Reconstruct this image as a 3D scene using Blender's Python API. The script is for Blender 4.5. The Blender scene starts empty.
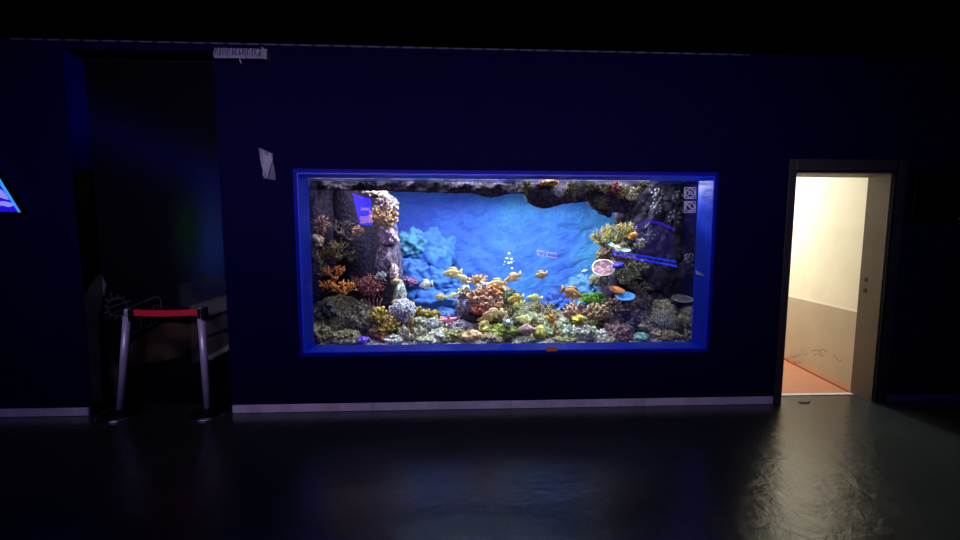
import bpy, bmesh, math, random
from mathutils import Vector, Matrix, noise, Euler
PI = math.pi
C = bpy.context.scene.collection
random.seed(7)

# ------------------------------------------------------------------ camera
F, PITCH, YAW, ROLL = 361.9, .0791, .0394, .00096
CAM = Vector((0, -3.042, 1.45))
R_cam = (Matrix.Rotation(-YAW, 3, 'Z') @ Matrix.Rotation(-PITCH, 3, 'X'))
def ray(px, py):
    x = (px-480)/F; y = -(py-270)/F
    c, s = math.cos(ROLL), math.sin(ROLL)
    x, y = c*x - s*y, s*x + c*y
    return R_cam @ Vector((x, 1, y))
def at(px, py, Y):
    d = ray(px, py)
    return CAM + d*((Y-CAM.y)/d.y)
def sc(Y): return (Y-CAM.y)/F
cd = bpy.data.cameras.new('camera'); cam = bpy.data.objects.new('camera', cd); C.objects.link(cam)
cd.sensor_width = 36; cd.lens = F/960*36; cd.clip_start = .02
fw = R_cam @ Vector((0, 1, 0)); rt = ray(1480, 270) - ray(480, 270); rt.normalize(); up = rt.cross(fw)
M = Matrix((rt, up, -fw)).transposed().to_4x4(); M.translation = CAM
cam.matrix_world = M
bpy.context.scene.camera = cam

# ------------------------------------------------------------------ materials
def lin(c):
    return tuple(((v/255)/12.92 if v/255 <= .04045 else ((v/255+.055)/1.055)**2.4) for v in c) + (1,)
MC = {}
def nm(name):
    m = bpy.data.materials.new(name); m.use_nodes = True
    return m, m.node_tree, m.node_tree.nodes['Principled BSDF']
def plain(name, c, rough=.6, metal=0, var=.12, scale=12, bump=.0, spec=.5):
    k = ('p', name)
    if k in MC: return MC[k]
    m, t, b = nm(name); N = t.nodes
    tc = N.new('ShaderNodeTexCoord'); nz = N.new('ShaderNodeTexNoise'); nz.inputs['Scale'].default_value = scale; nz.inputs['Detail'].default_value = 4
    t.links.new(tc.outputs['Object'], nz.inputs['Vector'])
    cr = N.new('ShaderNodeValToRGB'); l = lin(c)
    cr.color_ramp.elements[0].position = .3; cr.color_ramp.elements[1].position = .7
    cr.color_ramp.elements[0].color = tuple(v*(1-var) for v in l[:3])+(1,)
    cr.color_ramp.elements[1].color = tuple(min(1, v*(1+var)) for v in l[:3])+(1,)
    t.links.new(nz.outputs['Fac'], cr.inputs['Fac']); t.links.new(cr.outputs['Color'], b.inputs['Base Color'])
    b.inputs['Roughness'].default_value = rough; b.inputs['Metallic'].default_value = metal
    b.inputs['Specular IOR Level'].default_value = spec
    if bump:
        bp = N.new('ShaderNodeBump'); bp.inputs['Strength'].default_value = bump; bp.inputs['Distance'].default_value = .01
        t.links.new(nz.outputs['Fac'], bp.inputs['Height']); t.links.new(bp.outputs['Normal'], b.inputs['Normal'])
    MC[k] = m; return m
def reef(*cols, scale=30, rough=.75, bump=.6):
    """mottled living surface: several pigments mixed by noise, speckled by small polyps"""
    k = ('r', cols, scale)
    if k in MC: return MC[k]
    def mute(c): g_ = sum(c)/3; return (c[0]*.8+g_*.2+2, c[1]*.8+g_*.2, (c[2]*.8+g_*.2)*.97)
    cols = [mute(c) for c in cols]
    m, t, b = nm('reef_surface'); N = t.nodes; L = t.links
    tc = N.new('ShaderNodeTexCoord')
    nz = N.new('ShaderNodeTexNoise'); nz.inputs['Scale'].default_value = scale*.7; nz.inputs['Detail'].default_value = 5; nz.inputs['Roughness'].default_value = .65
    L.new(tc.outputs['Object'], nz.inputs['Vector'])
    cr = N.new('ShaderNodeValToRGB'); n = len(cols)
    cr.color_ramp.elements[0].position = .33; cr.color_ramp.elements[1].position = .67
    cr.color_ramp.elements[0].color = lin(cols[0]); cr.color_ramp.elements[1].color = lin(cols[-1])
    for i in range(1, n-1):
        e = cr.color_ramp.elements.new(.33+.34*i/(n-1)); e.color = lin(cols[i])
    L.new(nz.outputs['Fac'], cr.inputs['Fac'])
    vo = N.new('ShaderNodeTexVoronoi'); vo.inputs['Scale'].default_value = min(42, scale*1.1)
    L.new(tc.outputs['Object'], vo.inputs['Vector'])
    mr = N.new('ShaderNodeMapRange'); mr.inputs['From Min'].default_value = .1; mr.inputs['From Max'].default_value = .55
    mr.inputs['To Min'].default_value = 1.35; mr.inputs['To Max'].default_value = .4
    L.new(vo.outputs['Distance'], mr.inputs['Value'])
    mx = N.new('ShaderNodeMix'); mx.data_type = 'RGBA'; mx.blend_type = 'MULTIPLY'; mx.inputs[0].default_value = 1
    L.new(cr.outputs['Color'], mx.inputs[6]); L.new(mr.outputs['Result'], mx.inputs[7])
    L.new(mx.outputs[2], b.inputs['Base Color'])
    b.inputs['Roughness'].default_value = rough; b.inputs['Specular IOR Level'].default_value = .12
    bp = N.new('ShaderNodeBump'); bp.inputs['Strength'].default_value = bump; bp.inputs['Distance'].default_value = .012
    bp.invert = True
    L.new(vo.outputs['Distance'], bp.inputs['Height']); L.new(bp.outputs['Normal'], b.inputs['Normal'])
    MC[k] = m; return m
def emit(name, c, s):
    m, t, b = nm(name)
    b.inputs['Base Color'].default_value = (0, 0, 0, 1)
    b.inputs['Emission Color'].default_value = lin(c); b.inputs['Emission Strength'].default_value = s
    return m

# ------------------------------------------------------------------ mesh building
class MB:
    def __init__(s): s.v = []; s.f = []; s.m = []; s.mi = 0
    def add(s, v, f):
        o = len(s.v); s.v += [Vector(p) for p in v]; s.f += [tuple(i+o for i in q) for q in f]; s.m += [s.mi]*len(f); return s
    def box(s, a, b):
        (x0, y0, z0), (x1, y1, z1) = a, b
        return s.add([(x0,y0,z0),(x1,y0,z0),(x1,y1,z0),(x0,y1,z0),(x0,y0,z1),(x1,y0,z1),(x1,y1,z1),(x0,y1,z1)],
                     [(0,3,2,1),(4,5,6,7),(0,1,5,4),(1,2,6,5),(2,3,7,6),(3,0,4,7)])
    def tube(s, pts, rad, n=6):
        pts = [Vector(p) for p in pts]; k = len(pts)
        if not hasattr(rad, '__len__'): rad = [rad]*k
        vs = []; fs = []; u = None
        for i, p in enumerate(pts):
            t = (pts[min(i+1, k-1)] - pts[max(i-1, 0)])
            if t.length < 1e-9: t = Vector((0, 0, 1))
            t.normalize()
            if u is None: u = t.orthogonal().normalized()
            else:
                u = (u - t*u.dot(t)); u = u.normalized() if u.length > 1e-6 else t.orthogonal().normalized()
            w = t.cross(u)
            for j in range(n):
                a = 2*PI*j/n; vs.append(p + (u*math.cos(a)+w*math.sin(a))*rad[i])
        for i in range(k-1):
            for j in range(n):
                fs.append((i*n+j, i*n+(j+1) % n, (i+1)*n+(j+1) % n, (i+1)*n+j))
        fs.append(tuple(reversed(range(n)))); fs.append(tuple((k-1)*n+j for j in range(n)))
        return s.add(vs, fs)
    def lathe(s, prof, n=32, mat=None, sy=1):
        vs = []; fs = []; k = len(prof)
        for r, z in prof:
            for j in range(n):
                a = 2*PI*j/n; vs.append(Vector((r*math.cos(a), r*sy*math.sin(a), z)))
        for i in range(k-1):
            for j in range(n): fs.append((i*n+j, i*n+(j+1) % n, (i+1)*n+(j+1) % n, (i+1)*n+j))
        fs.append(tuple(reversed(range(n)))); fs.append(tuple((k-1)*n+j for j in range(n)))
        if mat is not None: vs = [mat @ v for v in vs]
        return s.add(vs, fs)
    def prism(s, poly, y0, y1):
        """outline in x,z thickened along y"""
        n = len(poly)
        vs = [(x, y0, z) for x, z in poly] + [(x, y1, z) for x, z in poly]
        return s.add(vs, [tuple(range(n)), tuple(reversed(range(n, 2*n)))] + [(i, i+n, (i+1) % n+n, (i+1) % n) for i in range(n)])
    def ball(s, c, r, seg=10, rings=6, fn=None):
        c = Vector(c)
        if not hasattr(r, '__len__'): r = (r, r, r)
        vs = [c+Vector((0, 0, -r[2]))]; fs = []
        for i in range(1, rings):
            a = -PI/2+PI*i/rings
            for j in range(seg):
                b = 2*PI*j/seg; vs.append(c+Vector((r[0]*math.cos(a)*math.cos(b), r[1]*math.cos(a)*math.sin(b), r[2]*math.sin(a))))
        vs.append(c+Vector((0, 0, r[2]))); L = len(vs)-1
        for j in range(seg):
            k = (j+1) % seg
            fs.append((0, 1+k, 1+j)); fs.append((L, L-seg+j, L-seg+k))
            for i in range(rings-2): fs.append((1+i*seg+j, 1+i*seg+k, 1+(i+1)*seg+k, 1+(i+1)*seg+j))
        return s.add(vs, fs)
    def build(s, name, mats, parent=None, origin=None, smooth=True, bevel=0, join=0):
        me = bpy.data.meshes.new(name); o = Vector(origin) if origin is not None else Vector((0, 0, 0))
        me.from_pydata([tuple(v-o) for v in s.v], [], s.f)
        if not isinstance(mats, (list, tuple)): mats = [mats]
        for m in mats: me.materials.append(m)
        me.polygons.foreach_set('material_index', [min(i, len(mats)-1) for i in s.m])
        bm = bmesh.new(); bm.from_mesh(me); bmesh.ops.recalc_face_normals(bm, faces=bm.faces[:])
        for f in bm.faces: f.smooth = smooth
        bm.to_mesh(me); bm.free()
        ob = bpy.data.objects.new(name, me); C.objects.link(ob)
        if parent is not None:
            ob.parent = parent; ob.location = o - parent.location if origin is not None else -parent.location
            if parent.rotation_euler != Euler((0, 0, 0)): ob.location = o
        else: ob.location = o
        if bevel:
            md = ob.modifiers.new('bevel', 'BEVEL'); md.width = bevel; md.segments = 2; md.limit_method = 'ANGLE'
        if join:
            md = ob.modifiers.new('remesh', 'REMESH'); md.mode = 'VOXEL'; md.voxel_size = join; md.use_smooth_shade = True
        return ob
def tag(o, label=None, cat=None, group=None, kind=None):
    if label: o['label'] = label
    if cat: o['category'] = cat
    if group: o['group'] = group
    if kind: o['kind'] = kind
    return o
def empty(name, loc, label, cat, group=None):
    o = bpy.data.objects.new(name, None); C.objects.link(o); o.location = loc
    return tag(o, label, cat, group)
def struct(name, mb, mat, **k): return tag(mb.build(name, mat, smooth=False, **k), kind='structure')

# ------------------------------------------------------------------ dimensions
XR0 = at(92, 408, 0).x*.5 + at(62, 52, 0).x*.5; XR1 = at(213, 55, 0).x*.5 + at(232, 405, 0).x*.5
DX0, DX1, DZ = 2.82, 3.69, 2.045            # doorway
TX0, TX1, TZ0, TZ1 = -1.36, 2.10, .515, 2.0  # tank opening (clear, inside the trim)
WT = .18
CE = 3.0
YB = -6.8; XL, XRt = -5.4, 6.9

# ------------------------------------------------------------------ room shell
navy = plain('navy_wall_paint', (3, 2, 44), .75, var=.08, scale=3, spec=.04)
black = plain('black_ceiling_paint', (5, 5, 8), .9, spec=.1)
w = MB()
w.box((XL, 0, 0), (XR0, WT, CE))
RD = .168   # recess depth
w.box((XR0, RD, 0), (XR1, RD+.06, CE)); w.box((XR0, 0, 2.93), (XR1, RD, CE))
w.box((XR1, 0, 0), (TX0, WT, CE)); w.box((TX0, 0, 0), (TX1, WT, TZ0)); w.box((TX0, 0, TZ1), (TX1, WT, CE))
w.box((TX1, 0, 0), (DX0, WT, CE)); w.box((DX0, 0, DZ), (DX1, WT, CE)); w.box((DX1, 0, 0), (XRt, WT, CE))
struct('wall_back', w, navy)
struct('trim_4', MB().box((XR0, .0, 0), (XR0+.004, RD-.007, 2.93)), navy)
struct('wall_left', MB().box((XL-.1, YB, 0), (XL, WT, CE)), navy)
struct('wall_right', MB().box((XRt, YB, 0), (XRt+.1, WT, CE)), navy)
struct('wall_front', MB().box((XL-.1, YB-.1, 0), (XRt+.1, YB, CE)), navy)
struct('ceiling', MB().box((XL-.1, YB-.1, CE), (XRt+.1, WT+.1, CE+.1)), black)

# floor : dark grey-green epoxy, shallow trowel marks
m, t, b = nm('epoxy_floor'); N = t.nodes; L = t.links
tc = N.new('ShaderNodeTexCoord')
n1 = N.new('ShaderNodeTexNoise'); n1.inputs['Scale'].default_value = 9; n1.inputs['Detail'].default_value = 7; n1.inputs['Roughness'].default_value = .6
n1.inputs['Distortion'].default_value = .6
n2 = N.new('ShaderNodeTexNoise'); n2.inputs['Scale'].default_value = 1.3; n2.inputs['Detail'].default_value = 3
L.new(tc.outputs['Object'], n1.inputs['Vector']); L.new(tc.outputs['Object'], n2.inputs['Vector'])
cr = N.new('ShaderNodeValToRGB'); cr.color_ramp.elements[0].position = .35; cr.color_ramp.elements[1].position = .7
cr.color_ramp.elements[0].color = lin((42, 49, 47)); cr.color_ramp.elements[1].color = lin((50, 57, 53))
L.new(n2.outputs['Fac'], cr.inputs['Fac']); L.new(cr.outputs['Color'], b.inputs['Base Color'])
mr = N.new('ShaderNodeMapRange'); mr.inputs['To Min'].default_value = .23; mr.inputs['To Max'].default_value = .27
L.new(n2.outputs['Fac'], mr.inputs['Value']); L.new(mr.outputs['Result'], b.inputs['Roughness'])
bp = N.new('ShaderNodeBump'); bp.inputs['Strength'].default_value = .35; bp.inputs['Distance'].default_value = .012
L.new(n1.outputs['Fac'], bp.inputs['Height']); L.new(bp.outputs['Normal'], b.inputs['Normal'])
b.inputs['IOR'].default_value = 2.1
fl = MB().box((XL-.1, YB-.1, -.1), (XRt+.1, 0, 0)); fl.box((DX0, 0, -.1), (DX1, WT, 0)); fl.box((XR0, 0, -.1), (XR1, RD, 0))
struct('floor', fl, m)

# baseboards
bbm = plain('grey_baseboard', (206, 196, 206), .5, var=.18, scale=7)
def bboard(name, x0, x1, mat=bbm, n=1):
    g = MB()
    for i in range(n):
        a = x0+(x1-x0)*i/n; c = x0+(x1-x0)*(i+1)/n
        g.box((a+(.002 if i else 0), -.014, .003), (c-.002, 0, .062)); g.box((a+(.002 if i else 0), -.010, .062), (c-.002, 0, .068))
    return struct(name, g, mat, bevel=.001)
bboard('baseboard_left', XL, XR0-.02, n=2)
bboard('baseboard_back', XR1+.01, DX0-.075, n=4)
bboard('baseboard_right', DX1+.12, XRt, plain('dark_baseboard', (92, 92, 112), .5), n=2)

# perforated rail where wall meets ceiling, light glints painted as pale dashes
m, t, b = nm('slotted_rail_glints'); N = t.nodes; L = t.links
tc = N.new('ShaderNodeTexCoord'); sx = N.new('ShaderNodeSeparateXYZ'); L.new(tc.outputs['Object'], sx.inputs[0])
mu = N.new('ShaderNodeMath'); mu.operation = 'MULTIPLY'; mu.inputs[1].default_value = 1/.135; L.new(sx.outputs[0], mu.inputs[0])
fr = N.new('ShaderNodeMath'); fr.operation = 'FRACT'; L.new(mu.outputs[0], fr.inputs[0])
gt = N.new('ShaderNodeMath'); gt.operation = 'GREATER_THAN'; gt.inputs[1].default_value = .28; L.new(fr.outputs[0], gt.inputs[0])
mx = N.new('ShaderNodeMix'); mx.data_type = 'RGBA'; mx.inputs[6].default_value = lin((6, 6, 12)); mx.inputs[7].default_value = lin((74, 76, 100))
L.new(gt.outputs[0], mx.inputs[0]); L.new(mx.outputs[2], b.inputs['Base Color']); b.inputs['Roughness'].default_value = .5
struct('trim_1', MB().box((-3.5, -.006, 2.985), (2.35, 0, 2.996)), m)

# tank surround (one blue paint : reveal coloured as tank-lit, face coloured as shaded)
blue_lit = plain('lit_blue_frame', (8, 72, 244), .38, var=.06, scale=5, spec=.3)
blue_shaded = plain('shaded_blue_trim', (10, 14, 130), .5, var=.06, scale=5, spec=.06)  # same blue paint, darkened where the tank light misses it
g = MB(); fwd = .032; yo = -.018
for a, c in (((TX0-fwd, yo, TZ0-fwd), (TX0, 0, TZ1+fwd)), ((TX1, yo, TZ0-fwd), (TX1+fwd, 0, TZ1+fwd)),
             ((TX0, yo, TZ0-fwd), (TX1, 0, TZ0)), ((TX0, yo, TZ1), (TX1, 0, TZ1+fwd))): g.box(a, c)
struct('trim_2', g, blue_shaded, bevel=.003)
g = MB(); e = .008
g.box((TX0, yo, TZ0), (TX0+e, WT, TZ1)); g.box((TX1-e, yo, TZ0), (TX1, WT, TZ1))
g.box((TX0+e, yo, TZ0), (TX1-e, WT, TZ0+e)); g.box((TX0+e, yo, TZ1-e), (TX1-e, WT, TZ1))
struct('trim_3', g, blue_lit)

# ------------------------------------------------------------------ doorway
dk = plain('dark_door_frame', (46, 42, 42), .45, var=.1)
g = MB()
g.box((DX0-.075, -.02, 0), (DX0-.012, 0, DZ+.105)); g.box((DX0-.012, -.02, DZ+.012), (DX1+.012, 0, DZ+.105)); g.box((DX1+.03, -.02, 0), (DX1+.105, 0, DZ+.105))
door = struct('door_1', g, dk, bevel=.002)
bj = plain('beige_jamb_paint', (98, 89, 78), .6, var=.1, scale=3)
g = MB(); g.box((DX1-.012, 0, 0), (DX1, WT, DZ)); g.box((DX0, 0, 0), (DX0+.012, WT, DZ)); g.box((DX0, 0, DZ-.012), (DX1, WT, DZ))
g.build('jamb', bj, door, smooth=False)
g = MB(); g.box((DX1, -.016, 0), (DX1+.03, 0, DZ+.012)); g.build('seal_strip', plain('black_rubber', (10, 9, 12), .6), door, smooth=False)
sp = at(862.5, 285, .14)
g = MB()
for dz in (.05, -.05): g.box((DX1-.016, .115, sp.z+dz-.018), (DX1-.012, .138, sp.z+dz+.018))
g.build('strike_plate', plain('worn_dark_steel', (70, 58, 48), .4, .8), door, smooth=False)
g = MB(); g.box((DX0+.012, WT-.03, 0), (DX1-.012, WT+.005, .006)); g.build('threshold', plain('pale_threshold', (225, 222, 214), .5), door, smooth=False)

# corridor beyond
A = Vector((DX1+.002, WT+.01, 0)); D = (Vector((3.908, 1.115, 0))-Vector((3.693, .213, 0))).normalized()
B = A + D*3.2
def onwall(px, py):
    d = ray(px, py); nrm = Vector((D.y, -D.x, 0)); tt = (A-CAM).dot(nrm)/d.dot(nrm); return CAM+d*tt
z_mid = (onwall(790, 297).z + onwall(855, 309).z)/2
m, t, b = nm('corridor_wall'); N = t.nodes; L = t.links
tc = N.new('ShaderNodeTexCoord'); sx = N.new('ShaderNodeSeparateXYZ'); L.new(tc.outputs['Object'], sx.inputs[0])
cr = N.new('ShaderNodeValToRGB'); cr.color_ramp.interpolation = 'CONSTANT'
mr = N.new('ShaderNodeMapRange'); mr.inputs['From Max'].default_value = 3; L.new(sx.outputs[2], mr.inputs['Value'])
E0 = cr.color_ramp.elements
E0[0].position = 0; E0[0].color = lin((204, 160, 132)); E0[1].position = .02; E0[1].color = lin((184, 170, 146))
e2 = E0.new(z_mid/3-.004); e2.color = lin((246, 243, 232)); e3 = E0.new(z_mid/3+.003); e3.color = lin((236, 230, 208))
L.new(mr.outputs['Result'], cr.inputs['Fac'])
nz = N.new('ShaderNodeTexNoise'); nz.inputs['Scale'].default_value = 3; nz.inputs['Detail'].default_value = 6; L.new(tc.outputs['Object'], nz.inputs['Vector'])
m2 = N.new('ShaderNodeMapRange'); m2.inputs['From Min'].default_value = .3; m2.inputs['From Max'].default_value = .7; m2.inputs['To Min'].default_value = .92; m2.inputs['To Max'].default_value = 1.04
L.new(nz.outputs['Fac'], m2.inputs['Value'])
mx = N.new('ShaderNodeMix'); mx.data_type = 'RGBA'; mx.blend_type = 'MULTIPLY'; mx.inputs[0].default_value = 1
L.new(cr.outputs['Color'], mx.inputs[6]); L.new(m2.outputs['Result'], mx.inputs[7]); L.new(mx.outputs[2], b.inputs['Base Color'])
b.inputs['Roughness'].default_value = .6
nrm = Vector((D.y, -D.x, 0))*.08
g = MB()
g.add([A, B, B+nrm, A+nrm]+[p+Vector((0, 0, 2.6)) for p in (A, B, B+nrm, A+nrm)], [(0,3,2,1),(4,5,6,7),(0,1,5,4),(1,2,6,5),(2,3,7,6),(3,0,4,7)])
struct('wall_corridor', g, m)
g = MB(); g.box((DX0-.06, WT+.001, 0), (DX0-.02, WT+3.2, 2.6)); g.box((DX0-.06, WT+3.2, 0), (B.x+.1, WT+3.3, 2.6))
struct('wall_corridor_far', g, plain('corridor_cream', (232, 226, 204), .7))
struct('ceiling_corridor', MB().box((DX0-.06, WT+.001, 2.6), (B.x+.1, WT+3.3, 2.68)), plain('corridor_ceiling', (235, 230, 215), .8))
struct('floor_corridor', MB().box((DX0-.06, WT+.001, -.1), (B.x+.1, WT+3.3, .001)), plain('orange_corridor_floor', (184, 122, 88), .5, var=.08))
g = MB(); q = nrm.normalized()*-.012
g.add([A+q, B+q, B, A]+[p+Vector((0, 0, .012)) for p in (A+q, B+q, B, A)], [(0,3,2,1),(4,5,6,7),(0,1,5,4),(1,2,6,5),(2,3,7,6),(3,0,4,7)])
struct('baseboard_corridor', g, plain('brown_joint', (140, 62, 40), .6))
# scuffs on the corridor wall : worn brown marks
g = MB(); random.seed(3)
for k in range(16):
    s0 = .12+random.random()*.95; z0 = .14+.14*math.sin(s0*5)+random.uniform(-.04, .07); pts = []
    for i in range(6): pts.append(A+D*(s0+i*.022)+Vector((0, 0, z0+.02*math.sin(i+k)))+q*.05)
    g.tube(pts, .0022, 4)
tag(g.build('scuff_marks', plain('brown_scuff', (140, 112, 86), .8)), 'brown scuff marks low on the beige wall beyond the doorway', 'scuff marks', kind='stuff')
# small flattened litter on the floor in the doorway
g = MB(); c0 = at(805, 403, 0)
c0 = CAM+ray(805, 403)*((.0-CAM.z)/ray(805, 403).z)
for k in range(7):
    a = random.random()*6; g.tube([c0+Vector((-.05+k*.016, random.uniform(-.02, .02), .003)), c0+Vector((-.035+k*.016, random.uniform(-.02, .02), .005))], .004, 5)
tag(g.build('floor_litter', plain('dark_litter', (60, 58, 54), .8)), 'small dark scrap of litter on the floor in the lit doorway', 'litter', kind='stuff')

# ------------------------------------------------------------------ recess mural
def sd_poly(x, y, poly):
    inside = False; n = len(poly)
    for i in range(n):
        x0, y0 = poly[i]; x1, y1 = poly[(i+1) % n]
        if (y0 > y) != (y1 > y) and x < (x1-x0)*(y-y0)/(y1-y0)+x0: inside = not inside
    return inside
def mural_color(px, py):
    """printed picture : colours of the print, given in picture-space of the panel (pixels of its own artwork)"""
    c = Vector((7, 7, 16)); nz = noise.noise(Vector((px*.05, py*.05, 1)))
    def mixc(c, d, f): return c.lerp(Vector(d), max(0, min(1, f)))
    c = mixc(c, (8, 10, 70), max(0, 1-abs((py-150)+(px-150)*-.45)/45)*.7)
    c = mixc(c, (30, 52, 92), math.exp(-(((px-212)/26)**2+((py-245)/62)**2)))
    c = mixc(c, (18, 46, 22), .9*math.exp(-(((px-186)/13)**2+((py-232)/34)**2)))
    c = mixc(c, (48, 62, 6), .9*math.exp(-(((px-83)/7)**2+((py-188)/22)**2)))
    if sd_poly(px, py, [(80, 300), (100, 272), (106, 285), (98, 320), (102, 400), (88, 405)]): c = mixc(c, (96, 94, 100), .85+nz*.3)
    if sd_poly(px, py, [(178, 286), (206, 276), (236, 282), (236, 300), (200, 312), (180, 305)]): c = mixc(c, (38, 42, 48), .8+nz)
    for k, (a, b_) in enumerate(((296, 312), (315, 330), (333, 352))):
        if sd_poly(px, py, [(190, a+10), (236, a-4), (236, b_-6), (192, b_+12)]): c = mixc(c, (78-8*k, 76-8*k, 74-8*k), .85+nz*.5)
    if sd_poly(px, py, [(204, 358), (234, 342), (234, 347), (206, 362)]): c = mixc(c, (128, 122, 116), .9)
    if sd_poly(px, py, [(128, 345), (165, 322), (200, 325), (196, 352), (160, 362), (126, 366)]): c = mixc(c, (66, 50, 38), .6+nz*.9)
    f = math.exp(-(((px-116)/6)**2+((py-372)/9)**2)); c = mixc(c, (78, 80, 62), f*.8)
    if abs(px-(116-(py-375)*.03)) < 1.2 and 375 < py < 398: c = mixc(c, (60, 62, 50), .7)
    return c
ym = RD-.002
mp = empty('mural', (0.5*(XR0+XR1), ym, 0), 'dark printed mural of rocks and hull boards in the wall recess behind the barrier', 'mural')
NXm, NZm = 110, 220; vs = []; fs = []; cols = []
for j in range(NZm+1):
    for i in range(NXm+1):
        vs.append(Vector((XR0+(XR1-XR0)*i/NXm, ym-.004, .005+(2.92)*j/NZm)))
d_inv = R_cam.transposed()
def proj(p):
    v = d_inv @ (p-CAM); x = v.x/v.y; y = v.z/v.y
    c, s = math.cos(ROLL), math.sin(ROLL); return 480+F*(c*x+s*y), 270-F*(-s*x+c*y)
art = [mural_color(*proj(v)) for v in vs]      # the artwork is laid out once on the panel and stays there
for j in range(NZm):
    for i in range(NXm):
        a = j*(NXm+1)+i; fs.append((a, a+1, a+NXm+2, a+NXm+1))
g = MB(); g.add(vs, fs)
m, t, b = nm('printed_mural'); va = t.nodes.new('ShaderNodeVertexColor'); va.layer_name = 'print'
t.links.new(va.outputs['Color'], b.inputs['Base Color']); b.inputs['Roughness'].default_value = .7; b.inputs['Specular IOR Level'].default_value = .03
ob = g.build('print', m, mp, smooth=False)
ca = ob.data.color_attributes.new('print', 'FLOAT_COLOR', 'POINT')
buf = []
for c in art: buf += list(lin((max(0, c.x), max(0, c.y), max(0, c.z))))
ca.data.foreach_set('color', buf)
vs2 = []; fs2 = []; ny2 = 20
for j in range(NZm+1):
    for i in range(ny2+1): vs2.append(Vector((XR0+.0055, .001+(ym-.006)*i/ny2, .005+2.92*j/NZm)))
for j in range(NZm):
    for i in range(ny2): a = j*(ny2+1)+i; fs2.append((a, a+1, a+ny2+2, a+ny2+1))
g = MB(); g.add(vs2, fs2); ob2 = g.build('side_print_with_glow', m, mp, smooth=False)
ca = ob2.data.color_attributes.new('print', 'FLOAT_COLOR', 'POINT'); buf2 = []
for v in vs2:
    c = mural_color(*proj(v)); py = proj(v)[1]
    if py < 170: c = c.lerp(Vector((10, 16, 190)), .95-max(0, (py-120)/60)*.6)  # blue light on the upper return, painted into the print colours
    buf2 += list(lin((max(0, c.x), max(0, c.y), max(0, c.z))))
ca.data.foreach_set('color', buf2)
g = MB(); g.box((XR0+.001, ym-.003, .002), (XR1-.001, ym, 2.928)); g.build('backing_board', plain('board', (20, 20, 26), .7), mp, smooth=False)
# emblem and numerals printed as pale outlines
inkm = plain('pale_print_ink', (70, 70, 80), .8, spec=.1)
ink = plain('dim_print_ink', (66, 72, 80), .8, spec=.1)
def line(g, pts, r=.004, closed=False):
    P = [at(x, y, ym-.007) for x, y in pts]
    if closed: P.append(P[0])
    g.tube(P, r, 5)
g = MB(); cx, cy = 117, 307
for k in range(12):
    a = 2*PI*k/12; line(g, [(cx+9*math.cos(a), cy+9*math.sin(a)), (cx+(13+k % 3)*math.cos(a+.1), cy+(13+k % 3)*math.sin(a+.1))], .005)
line(g, [(cx+10*math.cos(2*PI*k/18), cy+9*math.sin(2*PI*k/18)) for k in range(18)], .004, True)
line(g, [(107, 309), (114, 306), (121, 304), (126, 301)], .004); line(g, [(110, 315), (118, 311), (125, 310)], .004); line(g, [(110, 301), (116, 299), (121, 297)], .004)
g.build('sunburst_emblem', inkm, mp)
g = MB(); line(g, [(131, 307), (145, 301), (157, 296.5), (160, 298), (161, 303), (162, 315), (160, 320), (150, 326), (131, 333)], .004)
line(g, [(136, 319), (140, 318), (141.5, 321), (139, 323), (142, 325), (141, 329), (136, 331)], .0035)
line(g, [(144, 315), (144.5, 325), (148, 326), (151.5, 324), (151, 314)], .0035)
line(g, [(153.5, 306), (153.5, 320), (158, 318), (159, 309), (158, 305), (153.5, 306)], .0035)
g.build('numerals', ink, mp)

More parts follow.
